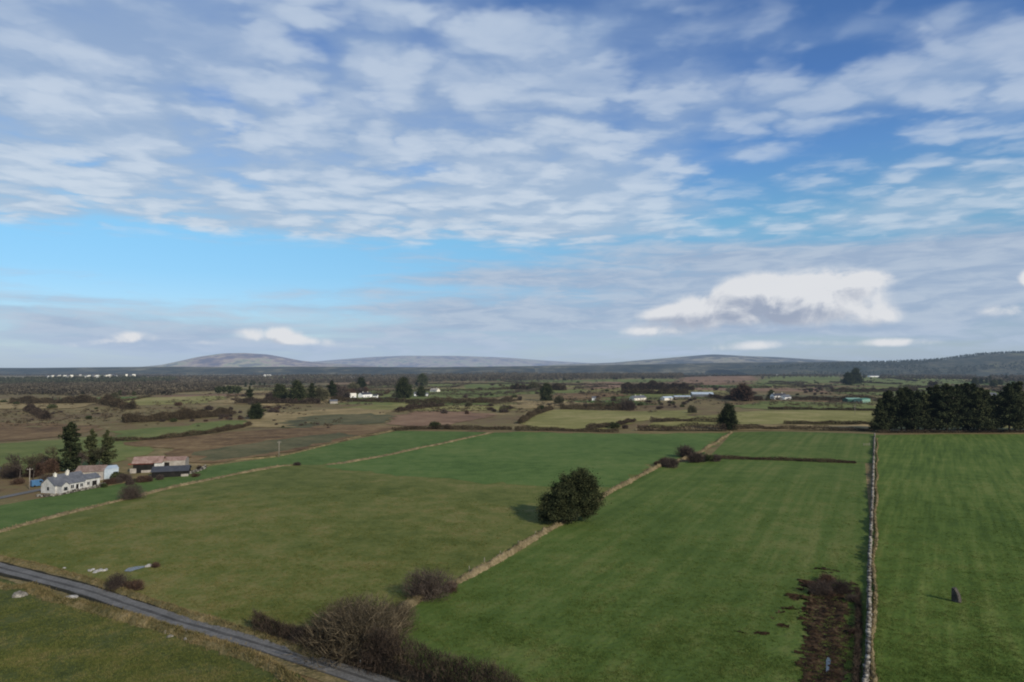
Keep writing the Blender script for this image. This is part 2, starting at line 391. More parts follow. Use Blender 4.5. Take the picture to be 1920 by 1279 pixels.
# middle distance
MIDF = [
 ([(-60, 838), (60, 828), (150, 820), (225, 818), (300, 832), (250, 858), (110, 885), (-60, 900)], 'green'),
 ([(215, 808), (330, 800), (430, 788), (470, 790), (452, 803), (350, 818), (225, 826)], 'green'),
 ([(-60, 775), (60, 768), (200, 772), (265, 782), (262, 795), (150, 800), (-60, 803)], 'rough'),
 ([(-60, 790), (120, 795), (200, 802), (120, 818), (-60, 832)], 'bracken'),
 ([(210, 749), (300, 745), (400, 742), (420, 747), (370, 758), (260, 760)], 'light'),
 ([(30, 750), (62, 749), (58, 756), (34, 757)], 'tan'),
 ([(500, 775), (620, 768), (740, 762), (770, 766), (700, 782), (560, 800), (450, 805), (460, 790)], 'tan'),
 ([(560, 782), (680, 776), (740, 778), (720, 792), (620, 803), (520, 803)], 'bog'),
 ([(210, 830), (330, 822), (480, 808), (640, 796), (740, 799), (742, 806), (650, 824), (520, 855), (390, 870), (300, 855), (320, 842)], 'bracken'),
 ([(350, 850), (450, 835), (560, 820), (640, 812), (660, 818), (520, 848), (400, 866)], 'bog'),
 ([(730, 784), (780, 772), (860, 772), (930, 778), (880, 790), (800, 800), (740, 799)], 'red'),
 ([(640, 764), (760, 757), (840, 762), (960, 762), (960, 770), (800, 770), (720, 770)], 'light'),
 ([(975, 792), (1010, 772), (1060, 768), (1200, 772), (1300, 768), (1290, 782), (1180, 792), (1150, 805), (1000, 806)], 'light'),
 ([(1200, 800), (1290, 782), (1360, 775), (1440, 770), (1640, 768), (1640, 794), (1450, 796), (1230, 803)], 'light'),
 ([(1200, 805), (1300, 800), (1440, 797), (1640, 795), (1640, 808), (1200, 809)], 'tan'),
 ([(1360, 762), (1450, 752), (1600, 756), (1640, 756), (1640, 766), (1440, 769)], 'green'),
 ([(640, 734), (760, 730), (880, 728), (1000, 732), (960, 742), (820, 748), (640, 748)], 'green'),
 ([(860, 722), (960, 716), (1010, 722), (960, 730), (880, 730)], 'green'),
 ([(960, 712), (1100, 713), (1280, 711), (1280, 716), (1080, 718), (960, 717)], 'green'),
 ([(1095, 716), (1170, 716), (1165, 728), (1100, 730)], 'red'),
 ([(1265, 711), (1340, 706), (1420, 704), (1412, 714), (1340, 722), (1270, 722)], 'red'),
 ([(1420, 712), (1500, 706), (1570, 706), (1580, 714), (1500, 722), (1425, 724)], 'green'),
 ([(1600, 708), (1700, 704), (1780, 710), (1820, 716), (1740, 724), (1600, 722)], 'green'),
 ([(1560, 728), (1680, 726), (1800, 730), (1900, 732), (1900, 742), (1640, 742), (1570, 738)], 'green'),
 ([(1600, 744), (1700, 745), (1950, 748), (1950, 806), (1645, 806), (1640, 760)], 'light'),
 ([(690, 712), (722, 711), (724, 718), (692, 719)], 'red'),
 ([(420, 744), (520, 740), (640, 742), (620, 752), (500, 760), (430, 756)], 'tan'),
 ([(300, 708), (430, 706), (520, 712), (400, 716), (310, 714)], 'rough'),
 ([(-60, 752), (30, 750), (100, 754), (180, 757), (150, 766), (-60, 768)], 'tan'),
 ([(1890, 706), (1940, 704), (1940, 712), (1892, 712)], 'tan'),
 ([(960, 752), (1050, 752), (1120, 756), (1060, 764), (970, 768)], 'tan'),
 ([(1040, 738), (1130, 736), (1180, 740), (1100, 748), (1040, 750)], 'bracken'),
]
for i, (p, k) in enumerate(MIDF):
    field(p, M[k], .16 + .012 * i, 100 + i, .35)

# patchwork of small farms on the plain beyond
PARCEL_HEDGES = []
def parcels():
    rng = np.random.default_rng(77)
    y = 760.0; row = 0
    while y < 5600:
        dy = y * .17; w = y * .15; x = -y * .86 + rng.uniform(0, w)
        while x < y * .86:
            ww = w * rng.uniform(.6, 1.6); sk = dy * rng.uniform(-.5, .5)
            if rng.random() < .72:
                k = rng.choice(['green', 'light', 'rough', 'tan', 'bracken', 'bog', 'red', 'green', 'light', 'field_up'])
                c = [(x, y), (x + ww * .97, y + rng.normal() * dy * .08), (x + ww + sk, y + dy * .96), (x + sk, y + dy * rng.uniform(.86, 1.0))]
                field(None, M[k], .07 + .004 * row, 900 + len(PARCEL_HEDGES) + abs(int(x)), .15, world=[ground(*p) for p in c])
                PARCEL_HEDGES.append(c) if y < 5200 else None
            x += ww
        y += dy; row += 1
parcels()

# ------------------------------------------------------------------ road
def strip(name, pts, offs, z, m, step=3.0, kind='structure', wob=0, seed=0):
    O, T, N = polyline([at(*p) for p in pts], step)
    rng = np.random.default_rng(seed)
    v = []; k = len(offs)
    for i, (o, n) in enumerate(zip(O, N)):
        for q in offs:
            p = o + n * (q + rng.normal() * wob); v.append((p[0], p[1], float(H(p[0], p[1])) + z))
    f = [(i * k + j, i * k + j + 1, (i + 1) * k + j + 1, (i + 1) * k + j) for i in range(len(O) - 1) for j in range(k - 1)]
    f = [tuple(reversed(q)) for q in f]
    o = mesh_obj(name, v, f, m, smooth=True)
    return tag(o, kind=kind) if kind else o

strip('road', ROADP, [-1.75, -.9, 0, .9, 1.75], .14, M['road'], wob=.05)
strip('road_centre_strip', ROADP, [-.30, .25], .144, M['road_dark'], wob=.08, seed=4)
strip('road_edge', ROADP, [-1.74, -1.5], .145, M['road_dark'], wob=.07, seed=5)
strip('dark_strip', ROADP, [1.72, 2.25], .15, M['dark_strip'], wob=.12, seed=7)  # flat dark strips laid along the road edges
strip('dark_strip', ROADP[2:5], [-2.5, -1.75], .15, M['dark_strip'], wob=.15, seed=8)
strip('farm_road', [(-260, 965), (-60, 944), (0, 934), (45, 925), (85, 917)], [-2, 0, 2], .14, M['road'], wob=.1)
strip('verge', [(p[0], p[1]) for p in ROADP], [1.7, 2.4, 3.4], .10, M['verge'], wob=.12, seed=2)
strip('verge', [(p[0], p[1]) for p in ROADP], [-3.6, -2.4, -1.7], .10, M['verge'], wob=.12, seed=3)

# ------------------------------------------------------------------ banks
def bank(pts, w, h, label, seed, m='bank', grass='dry_grass', blades=14, bl=.5, name='field_bank', step=.9, cat='earth bank', side=0):
    rng = np.random.default_rng(seed)
    O, T, N = polyline([at(*p) if len(p) == 2 else p for p in pts], step)
    prof = [(-1.15, -.25), (-.8, .25), (-.42, .85), (0, 1.0), (.42, .85), (.8, .25), (1.15, -.25)]
    k = len(prof); n = len(O)
    s = np.arange(n)
    wv = w * (1 + .22 * np.sin(s * .21 + seed) + .16 * rng.normal(size=n)) * .5
    hv = h * np.clip(np.minimum(s, n - 1 - s) / 6, .15, 1) * (1 + .25 * np.sin(s * .13 + seed * 2) + .2 * rng.normal(size=n))
    C = O + N * (np.sin(s * .11 + seed) * .3 + rng.normal(size=n) * .08)[:, None]
    V = np.zeros((n, k, 3))
    for j, (a, b) in enumerate(prof):
        p = C + N * (a * wv)[:, None]
        V[:, j, :2] = p; V[:, j, 2] = H(p[:, 0], p[:, 1]) + b * np.maximum(hv, .1) + (rng.normal(size=n) * .06 * h if 0 < j < k - 1 else 0)
    i = np.arange(n - 1)[:, None]; j = np.arange(k - 1)[None]
    f = np.stack([i * k + j, (i + 1) * k + j, (i + 1) * k + j + 1, i * k + j + 1], -1).reshape(-1, 4)
    o = mesh_obj(name, V.reshape(-1, 3), f, M[m], smooth=True)
    tag(o, label, cat)
    if blades:
        q = int(n * blades)
        ii = rng.integers(0, n - 1, q); a = np.clip(rng.normal(size=q) * .5 + side, -1.3, 1.3)
        P = C[ii] + T[ii] * rng.uniform(0, step, q)[:, None] + N[ii] * (a * wv[ii])[:, None]
        z = H(P[:, 0], P[:, 1]) + np.maximum(0, 1 - np.abs(a)) * hv[ii] * .9
        P3 = np.column_stack([P, z])
        D = np.column_stack([rng.normal(size=(q, 2)) * .5, np.ones(q)])
        v, f = sprigs(P3, D, bl, bl * .3, rng)
        g = mesh_obj('dry_grass', v, f, M[grass], o); g['kind'] = 'stuff'
    return o

bank(BANK_A1, 2.4, .55, 'long straw coloured grass bank crossing the left field towards the farm', 11)
bank(BANK_A2, 2.6, .6, 'straw coloured bank running up to the far middle hedge', 12)
bank(BANK_B, 1.9, .95, 'curving tan bank from the roadside scrub past the big round evergreen', 13, blades=22)
bank([(45, 1098), (100, 1124), (161, 1136), (250, 1162), (320, 1185), (357, 1198), (420, 1218), (500, 1248), (570, 1290)], 2.6, .7, 'rough yellow grass bank along the near side of the tarmac road', 14, 'verge', 'verge_grass', 90, .55)
bank([(-60, 1034), (0, 1048), (60, 1060), (161, 1088), (250, 1118), (357, 1152), (430, 1176), (520, 1206), (600, 1236)], 2.0, .55, 'tufted yellow grass bank along the far side of the tarmac road', 15, 'verge', 'verge_grass', 60, .45)
bank([(-80, 1078), (0, 1100), (50, 1100)], 2.4, .5, 'short tufted grass bank at the left edge below the road', 16, 'verge', 'verge_grass', 60, .5)
bank([(365, 874), (400, 872), (450, 863), (520, 856), (600, 838), (660, 822), (742, 807)], 2.0, .5, 'faint grassy bank between the green strip and the brown bracken', 17, 'verge', 'dry_grass', 6, .5)
bank([(1640, 1330), (1639, 1240), (1638, 1150), (1639, 1080), (1641, 1000), (1643, 930), (1644, 870), (1645, 822)], .7, .5, 'strip of straw grass along the right foot of the stone wall', 18, 'bank', 'dry_grass', 12, .5)

# ------------------------------------------------------------------ dry stone walls
def stone_wall(pts, h, w, label, seed, size=.55, courses=3, gaps=0):
    rng = np.random.default_rng(seed)
    O, T, N = polyline([at(*p) for p in pts], size)
    vs = []; fs = []; b = 0
    cube = np.array([(-1, -1, -1), (1, -1, -1), (1, 1, -1), (-1, 1, -1), (-1, -1, 1), (1, -1, 1), (1, 1, 1), (-1, 1, 1)], float)
    cf = np.array([(0, 3, 2, 1), (4, 5, 6, 7), (0, 1, 5, 4), (1, 2, 6, 5), (2, 3, 7, 6), (3, 0, 4, 7)])
    for i in range(len(O)):
        top = 1 + .3 * math.sin(i * .07 + seed) + .2 * math.sin(i * .31)
        slump = math.sin(i * .043 + seed) + .7 * math.sin(i * .117 + 2) + rng.normal() * .5
        for c in range(courses):
            if gaps and c == courses - 1 and slump > .7: continue
            if gaps and c == courses - 2 and slump > 1.35: continue
            if rng.random() < .06 + gaps * (c == courses - 1): continue
            hh = h / courses * top
            p = O[i] + T[i] * rng.normal() * size * .15 + N[i] * rng.normal() * w * .12
            z = float(H(*p)) + hh * (c + .5)
            size_ = size * rng.lognormal(0, .3)
            s = np.array([size_ * .5, w * .5 * (1.1 - .12 * c), hh * .5]) * rng.uniform(.8, 1.2, 3)
            q = cube * s + rng.normal(size=(8, 3)) * .16 * s
            a = math.atan2(T[i][1], T[i][0]) + rng.normal() * .15
            ca, sa = math.cos(a), math.sin(a); tl = rng.normal() * .15
            x = q[:, 0] * ca - q[:, 1] * sa; y = q[:, 0] * sa + q[:, 1] * ca
            vs.append(np.column_stack([x + p[0], y + p[1], q[:, 2] + z + q[:, 0] * tl])); fs.append(cf + b); b += 8
    o = mesh_obj('stone_wall', np.vstack(vs), np.vstack(fs), M['stone'])
    return tag(o, label, 'stone wall')
stone_wall(WALL_R, 1.25, .52, 'long grey dry stone wall dividing the two right hand fields', 21, .45, gaps=.4)
FOOT = [(1645, 812), (1720, 812), (1820, 811.5), (1960, 811)]

# ------------------------------------------------------------------ trees: meshes of each kind
def conifer(h, rad, base, seed, n=5200, ls=.34, lean=.0, irregular=.35, power=.62):
    rng = np.random.default_rng(seed)
    segs = []; x = 0; y = 0
    prev = np.array([0, 0, -.3]); pr = .022 * h
    K = 8
    for i in range(1, K + 1):
        z = h * .96 * i / K; x += rng.normal() * .05 + lean * .1; y += rng.normal() * .05
        p = np.array([x, y, z]); r = .022 * h * (1 - .93 * i / K); segs.append((prev, p, pr, r)); prev, pr = p, r
    pts = []
    nb = int(h * 7)
    wob = [rng.uniform(-irregular, irregular) for _ in range(12)]
    for i in range(nb):
        t = (i + rng.random()) / nb; z = base + (h - base) * t
        R0 = rad * (1 - t) ** power * (.55 + .45 * min(1, t * 5 + .5)) * (1 + wob[int(t * 11.9)]) * rng.uniform(.55, 1.15)
        a = rng.uniform(0, 2 * PI); d = np.array([math.cos(a), math.sin(a), 0])
        rise = rng.uniform(.05, .35) * R0
        p0 = np.array([lean * z * .08, 0, z]); p1 = p0 + d * R0 + np.array([0, 0, rise])
        segs.append((p0, p1, .05, .015))
        m = max(6, int(n / nb * (.4 + R0 / rad)))
        s = np.sqrt(rng.uniform(.04, 1, m))[:, None]
        q = p0 + (p1 - p0) * s + rng.normal(size=(m, 3)) * np.array([.34, .34, .24]) * (0.5 + .25 * R0)
        pts.append(q)
    P = np.vstack(pts)
    return tubes(segs[:K], 7), tubes(segs[K:], 3), leaves(P, ls, rng)

def bush_tree(w, h, seed, clumps=260, per=110, ls=.26, base=.0, lean=.15, lump=.75, fixed=()):
    """broad evergreen built from leaf clumps over lobes"""
    rng = np.random.default_rng(seed)
    lobes = list(fixed)
    for i in range(0 if fixed else 11):
        a = rng.uniform(0, 2 * PI); t = rng.uniform(.15, .95)
        rr = w * .5 * math.sin(min(PI * .98, PI * (t * .78 + .18))) * rng.uniform(.35, .75)
        c = np.array([math.cos(a) * rr * .8 + lean * h * t, math.sin(a) * rr * .8, base + t * h * .78])
        lobes.append((c, w * rng.uniform(.17, .25)))
    if not fixed: lobes.append((np.array([lean * h * .4, 0, base + h * .42]), w * .36))
    if not fixed: lobes.append((np.array([lean * h * .8, 0, base + h * .78]), w * .2))
    pts = []
    for i in range(clumps):
        c, r = lobes[rng.integers(len(lobes))]
        d = rng.normal(size=3); d /= np.linalg.norm(d); d[2] = d[2] * .85 + .1
        p = c + d * r * rng.uniform(.6, 1.08)
        p[2] = max(p[2], .3)
        q = p + rng.normal(size=(per, 3)) * lump * np.array([1, 1, .7]) + d * rng.exponential(.35, per)[:, None]
        q[:, 2] = np.maximum(q[:, 2], .1)
        pts.append(q)
    segs = [(np.array([0, 0, -.3]), np.array([lean * h * .2, 0, h * .3]), .035 * h, .024 * h), (np.array([lean * h * .2, 0, h * .3]), np.array([lean * h * .6, 0, h * .7]), .024 * h, .01 * h)]
    for c, r in lobes:
        segs.append((np.array([lean * h * .2, 0, h * .25]), c, .014 * h, .004 * h))
    return tubes(segs, 6), None, leaves(np.vstack(pts), ls, rng)

def bare_tree(h, spread, seed, levels=5, stems=1, twig=.03, r0=None, trunk=.28):
    rng = np.random.default_rng(seed)
    segs = []; thick = []
    def grow(p, d, L, r, lev):
        k = 3 if lev < 2 else 2
        q = p
        for i in range(k):
            d = d + rng.normal(size=3) * (.10 + .07 * lev); d = d + np.array([0, 0, .06]); d = d / np.linalg.norm(d)
            n_ = q + d * L / k; ra = r * (1 - .4 * i / k); rb = r * (1 - .4 * (i + 1) / k)
            (thick if lev == 0 else segs).append((q, n_, max(ra, twig), max(rb, twig * .7)))
            if lev >= 1 and lev < levels and rng.random() < .65: kids(n_, d, L * .62, rb * .55, lev + 1, 1)
            q = n_
        if lev < levels: kids(q, d, L * .74, r * .6, lev + 1, 3 if lev < 3 else 2)
    def kids(p, d, L, r, lev, n):
        for _ in range(n):
            e = rng.normal(size=3); e = e - d * np.dot(e, d); e = e / np.linalg.norm(e)
            nd = d * rng.uniform(.6, 1) + e * spread * rng.uniform(.5, 1.1); nd[2] += .12
            grow(p, nd / np.linalg.norm(nd), L * rng.uniform(.7, 1.1), r, lev)
    for s in range(stems):
        a = rng.uniform(0, 2 * PI); o = .0 if stems == 1 else .35
        d = np.array([math.cos(a) * o, math.sin(a) * o, 1.]); d /= np.linalg.norm(d)
        grow(np.array([math.cos(a) * o, math.sin(a) * o, -.2]) if stems > 1 else np.array([0, 0, -.2]), d, h * trunk, r0 or .022 * h, 0)
    allz = max(s[1][2] for s in segs)
    k = h / allz
    sc = lambda S: [(a * k, b * k, c, e) for a, b, c, e in S]
    return tubes(sc(thick), 7), None, tubes(sc(segs), 3)

def shrub(w, h, seed, n=2600, length=.9, width=.05, up=.7):
    """bare multi-stemmed bush: a dome of twigs"""
    rng = np.random.default_rng(seed)
    nl = 6
    pts = []
    cs = [np.array([rng.normal() * w * .2, rng.normal() * w * .2, h * rng.uniform(.15, .38)]) for _ in range(nl)]
    rs = [rng.uniform(.24, .40) for _ in range(nl)]
    k = rng.integers(0, nl, n)
    d = unit(rng.normal(size=(n, 3))); rad = rng.random(n) ** .45
    C = np.array(cs)[k]; S = np.array(rs)[k][:, None] * np.array([[w, w, h * 1.15]])
    P = C + d * rad[:, None] * S
    P[:, 2] = np.abs(P[:, 2])
    P[:, 2] = np.where(P[:, 2] > h, h * rng.uniform(.6, 1, n), P[:, 2])
    D = unit(P * np.array([[1, 1, .2]]) / w + rng.normal(size=(n, 3)) * .45) + np.array([[0, 0, up]])
    segs = []
    for i in range(9):
        a = rng.uniform(0, 2 * PI); e = np.array([math.cos(a) * w * .3, math.sin(a) * w * .3, h * rng.uniform(.5, .85)])
        segs.append((np.array([math.cos(a) * .2, math.sin(a) * .2, -.2]), e, .05, .02))
    return tubes(segs, 4), None, sprigs(P, D, length, width, rng)

def leafy_shrub(w, h, seed, n=1400, ls=.28):
    rng = np.random.default_rng(seed)
    nl = 6
    cs = np.array([[rng.normal() * w * .2, rng.normal() * w * .2, h * rng.uniform(.2, .55)] for _ in range(nl)])
    rs = rng.uniform(.2, .36, nl)
    k = rng.integers(0, nl, n)
    d = unit(rng.normal(size=(n, 3)))
    P = cs[k] + d * (rng.random(n) ** .35)[:, None] * rs[k][:, None] * np.array([[w, w, h * 1.2]])
    P[:, 2] = np.clip(P[:, 2], .05, h)
    segs = [(np.array([0, 0, -.2]), np.array([.1, 0, h * .5]), .09, .04)]
    return tubes(segs, 5), None, leaves(P, ls, rng)

def mesh_from(name, vf, m):
    v, f = vf
    o = mesh_obj(name, v, f, m); me = o.data
    bpy.data.objects.remove(o)
    return me

PROTO = {}
def register(key, parts, wood, crown):
    t, br, cr = parts
    v, f = cr
    if br is not None:   # bare branches under the needles belong to the trunk mesh
        tv, tf = t; bv, bf = br
        # both are quads
        t = (np.vstack([tv, bv]), np.vstack([tf, bf + len(tv)]))
    PROTO[key] = (mesh_from('trunk', t, wood), mesh_from('crown', (v, f), crown))

for i in range(5):
    register('conifer%d' % i, conifer(24 + i * .8, 5.8 + .6 * (i % 3), 1.5 + i % 3, 40 + i, 10000, .44, irregular=.6, power=.50), M['pine_bark'], M['needles'])
for i in range(2):
    register('spruce%d' % i, conifer(16, 4.0 - .8 * i, .8, 60 + i, 10000, .30, irregular=.38, power=.55), M['pine_bark'], M['needles'])
register('evergreen', bush_tree(17, 14.5, 70, 430, 150, .20, lean=.10, lump=.6, fixed=[(np.array(c, float), q) for c, q in [((-6.0, 0, 2.8), 2.3), ((-4.6, 1.2, 4.8), 2.8), ((-4.2, -1.6, 3.0), 2.7), ((-1.8, -1.4, 6.6), 3.2), ((-1.6, 2.0, 7.0), 3.0), ((.9, .4, 9.2), 3.0), ((3.2, -.6, 11.2), 2.5), ((3.6, 1.6, 10.2), 2.4), ((5.2, .2, 8.2), 2.7), ((5.9, -.8, 5.4), 2.5), ((3.0, -2.0, 5.6), 3.0), ((2.4, 2.4, 4.6), 3.0), ((-.8, -2.0, 3.2), 2.9), ((4.6, -.4, 3.0), 2.4), ((.8, 0, 5.5), 3.4)]]), M['bark'], M['needles_olive'])
register('round', bush_tree(9, 12, 71, 130, 90, .30, lean=.0), M['bark'], M['needles'])
register('round_b', bush_tree(9, 9, 72, 110, 80, .32, lean=.05), M['bark'], M['needles'])
for i in range(4):
    register('bare%d' % i, bare_tree(10, .62, 80 + i, 5, 1, .035), M['bark'], M['twigs'])
for i in range(2):
    register('bare_green%d' % i, bare_tree(10, .6, 86 + i, 5, 1, .035), M['bark'], M['twigs_green'])
for i in range(3):
    register('shrub%d' % i, shrub(5, 3.6, 90 + i, width=.075), M['bark'], M['twigs'])
for i in range(2):
    register('shrub_red%d' % i, shrub(5, 3.2, 95 + i, width=.075), M['bark'], M['twigs_red'])
for i in range(3):
    register('gorse%d' % i, leafy_shrub(5, 3.4, 100 + i), M['bark'], M['gorse'])
for i in range(4):
    register('tuft%d' % i, shrub(8, 10, 120 + i, 4200, 1.1, .30, .6), M['bark'], M[['twigs', 'twigs_green', 'twigs_red', 'twigs_green'][i]])
register('scrub', shrub(9, 6, 110, 6200, 1.1, .05, .7), M['bark'], M['scrub_twigs'])
register('thicket', shrub(6.5, 5.5, 111, 5200, .9, .045, .9), M['bark'], M['twigs'])

def plant(key, loc, label, cat='tree', name='tree', group=None, scale=1, rz=None, parts=True, sz=None):
    t, c = PROTO[key]
    rz = random.uniform(0, 6.28) if rz is None else rz
    s = (scale, scale, scale * (sz or 1))
    if parts:
        o = empty(name, loc, rz, label, cat, group, s)
        for nm, me in (('trunk', t), ('crown', c)):
            q = bpy.data.objects.new(nm, me); COL.objects.link(q); q.parent = o
    else:
        o = bpy.data.objects.new(name, c); COL.objects.link(o); o.location = loc; o.rotation_euler = (0, 0, rz); o.scale = s
        tag(o, label, cat, group)
    return o

def plant_px(key, px, py_base, h_px, proto_h, label, **k):
    p = at(px, py_base)
    d = math.hypot(p.x, p.y); dy = p.y
    h = h_px / F * dy
    return plant(key, p, label, scale=h / proto_h, **k)

random.seed(5)
# big evergreen beside the curving bank
plant('evergreen', at(1068, 979), 'big rounded dark evergreen tree leaning over the curving bank', name='evergreen_tree', scale=.99, rz=.25)
plant_px('round', 1366, 806, 48, 12, 'solitary dark bushy evergreen at the top end of the curving bank', name='evergreen_tree', rz=1)
# conifer row
ROW = [(1650, 62, 'leftmost conifer of the dark row, low and spreading'), (1668, 76, 'second conifer from the left end of the dark row'), (1690, 80, 'conifer in the dark row between the left end and the tall middle group, shorter'),
       (1710, 76, None), (1734, 76, None), (1757, 86, None), (1776, 90, 'tallest pointed conifer near the middle of the dark row'), (1796, 88, None), (1815, 89, None), (1835, 84, None), (1852, 78, None),
       (1866, 68, 'conifer left of the gap in the dark row, with the white house behind it'), (1893, 91, 'conifer just right of the gap in the dark row'), (1914, 93, 'rightmost conifer in view at the frame edge'), (1945, 90, 'conifer in the dark row past the right frame edge'),
       (1660, 70, None), (1700, 80, None), (1722, 74, None), (1745, 82, None), (1806, 86, None), (1826, 86, None), (1843, 80, None), (1903, 90, None)]
for i, (px, hp, lb) in enumerate(ROW):
    plant_px('conifer%d' % (i % 5), px, 811 - (i % 3) * 1.2 - (2.2 if i > 14 else 0), hp * 1.02, 24.5 + (i % 5) * .8, lb or 'tall dark conifer standing inside the shelter row at the right field', name='conifer_tree', cat='conifer', group='conifers in the shelter row')
# farm trees
plant_px('spruce0', 131, 884, 90, 16, 'tallest dark conifer behind the white cottage', name='conifer_tree', cat='conifer')
plant_px('spruce1', 171, 878, 72, 16, 'middle dark conifer behind the rusty roofed barn', name='conifer_tree', cat='conifer')
plant_px('spruce1', 200, 876, 68, 16, 'slim dark conifer right of the pair behind the farm', name='conifer_tree', cat='conifer')
plant_px('bare0', 38, 905, 58, 10, 'bare tree left of the cottage near the utility pole', name='bare_tree')
plant_px('bare_green0', 62, 900, 52, 10, 'bare greenish tree right behind the utility pole', name='bare_tree')
plant_px('bare_green1', 104, 884, 52, 10, 'bare greenish tree left of the tallest conifer', name='bare_tree')
plant_px('bare1', 150, 884, 40, 10, 'bare tree between the farm conifers', name='bare_tree')
plant_px('bare_green0', 186, 880, 48, 10, 'bare mossy tree under the slim farm conifer', name='bare_tree')
plant_px('thicket', 246, 936, 38, 5.5, 'bare purplish bush on the straw bank in front of the farm', name='shrub', cat='shrub')
plant_px('shrub0', 232, 903, 20, 3.6, 'brown shrub right of the blue grey shed', name='shrub', cat='shrub')
plant_px('shrub_red0', 268, 904, 17, 3.2, 'reddish shrub in the yard before the dark roofed shed', name='shrub', cat='shrub')
plant_px('gorse0', 222, 896, 14, 3.4, 'green shrub against the end of the blue grey shed', name='shrub', cat='shrub')
plant_px('shrub_red1', 30, 908, 14, 3.2, 'reddish scrub beside the farm road at the far left', name='shrub', cat='shrub')
plant_px('shrub1', 376, 880, 9, 3.6, 'low brown shrub right of the dark roofed shed', name='shrub', cat='shrub')
plant_px('shrub2', 560, 873, 9, 3.6, 'low brown shrub in the gap between the two straw banks', name='shrub', cat='shrub')
# roadside scrub
plant_px('scrub', 672, 1218, 126, 6, 'big olive brown willow scrub between the road and the curving bank', name='shrub', cat='shrub', rz=.5)
plant_px('scrub', 728, 1180, 62, 6, 'smaller rounded scrub on the right of the big roadside willow', name='shrub', cat='shrub', rz=2.2)
plant_px('scrub', 622, 1212, 60, 6, 'low scrub on the left flank of the big roadside willow', name='shrub', cat='shrub', rz=4)
plant_px('scrub', 640, 1196, 84, 6, 'tall olive scrub at the back of the big roadside willow', name='shrub', cat='shrub', rz=3.1)
plant_px('thicket', 700, 1236, 70, 5.5, 'bare brown thicket at the roadside foot of the big willow', name='shrub', cat='shrub', rz=2.1)
plant_px('thicket', 575, 1210, 46, 5.5, 'bare dark bush at the left end of the roadside tangle', name='shrub', cat='shrub', rz=.4)
plant_px('thicket', 806, 1120, 76, 5.5, 'bare upright thorn bush on the near end of the curving bank', name='shrub', cat='shrub', rz=1)
plant_px('shrub_red0', 845, 1108, 22, 3.2, 'low reddish bush right of the thorn bush on the bank', name='shrub', cat='shrub')
plant_px('thicket', 222, 1105, 40, 5.5, 'dark bare bush on the far roadside beside the puddle', name='shrub', cat='shrub')
plant_px('shrub_red1', 250, 1107, 22, 3.2, 'low reddish brush right of the dark roadside bush', name='shrub', cat='shrub')
plant_px('shrub_red0', 292, 1064, 12, 3.2, 'low brown brush at the right end of the puddle', name='shrub', cat='shrub')
# bushes along the upper end of the bank
for px, py, hp, key, ph, lb in [
    (1262, 876, 24, 'shrub0', 3.6, 'brown bush at the bend of the curving bank, nearest of that clump'), (1246, 872, 18, 'shrub_red0', 3.2, 'small reddish bush left of the clump at the bank bend'),
    (1292, 858, 28, 'shrub1', 3.6, 'upper rounded purplish bush beside the straw bank top'), (1308, 866, 26, 'shrub2', 3.6, 'largest brown bush where the short hedge meets the bank'),
    (1345, 865, 17, 'shrub0', 3.6, 'low bush starting the short hedge right of the bank'), (1330, 866, 16, 'gorse1', 3.4, 'small green bush beside the low bush at the bank'), (1238, 874, 12, 'shrub_red1', 3.2, 'lowest reddish bush at the left of the bank bend')]:
    plant_px(key, px, py, hp, ph, lb, name='shrub', cat='shrub')

# ------------------------------------------------------------------ hedges
def hedge(pts, w, h, label, seed, dens=10, length=.9, width=.1, m='hedge', up=.8, var=.35, name='hedgerow', world=False, leafy=.0, kind=None):
    rng = np.random.default_rng(seed)
    O, T, N = polyline([at(*p) if len(p) == 2 else p for p in pts], max(1.0, w * .4))
    L = np.sum(np.linalg.norm(np.diff(O, axis=0), axis=1))
    n = int(L * dens)
    t = rng.random(n) * (len(O) - 1.001); i = t.astype(int); fr = (t - i)[:, None]
    C = O[i] * (1 - fr) + O[i + 1] * fr
    s = t * (L / len(O))
    ph = rng.uniform(0, 6, 4)
    hh = h * (1 + var * (np.sin(s / 3.1 + ph[0]) * .5 + np.sin(s / 7.7 + ph[1]) * .6 + np.sin(s / 19 + ph[2]) * .5))
    hh = np.maximum(hh, h * .25)
    a = rng.normal(size=n) * .5
    q = C + N[i] * (a * w * .5)[:, None]
    z = H(q[:, 0], q[:, 1]) + hh * rng.random(n) ** .8 * np.maximum(.25, 1 - np.abs(a) * .5)
    P = np.column_stack([q, z])
    D = rng.normal(size=(n, 3)) * .6 + np.array([[0, 0, up]])
    v, f = sprigs(P, D, length, width, rng)
    o = mesh_obj(name, v, f, M[m])
    return tag(o, label, 'hedge', None, kind)

hedge([(475, 1178), (560, 1207), (640, 1236), (720, 1262)], 2.2, 2.3, 'dense brown bare hedge along the road left of the scrub', 201, 380, .9, .05, 'thorn', .9, .5)
hedge([(690, 1256), (760, 1272), (830, 1296), (900, 1322), (1000, 1370)], 3.4, 3.6, 'tall dark brown hedge along the bottom edge of the middle field', 202, 620, 1.0, .05, 'thorn', 1.1, .5)
hedge([(560, 1206), (640, 1228), (735, 1240)], 3.6, 2.6, 'brown brambles under the big roadside willow', 203, 340, .8, .05, 'thorn', .8, .5, name='bramble_hedge')
hedge([(1340, 861), (1400, 862), (1470, 864), (1540, 867), (1605, 869)], 2.0, 1.6, 'short reddish hedge dividing the two middle right fields', 204, 150, .6, .12, 'twigs_red', .7, .3)
hedge(FOOT, 2.6, 1.7, 'low dark twig band standing in for the shadow line under the conifer row', 205, 120, .7, .14, 'hedge', .7, .3)  # dark twigs added to stand in for the shadow line below the conifers
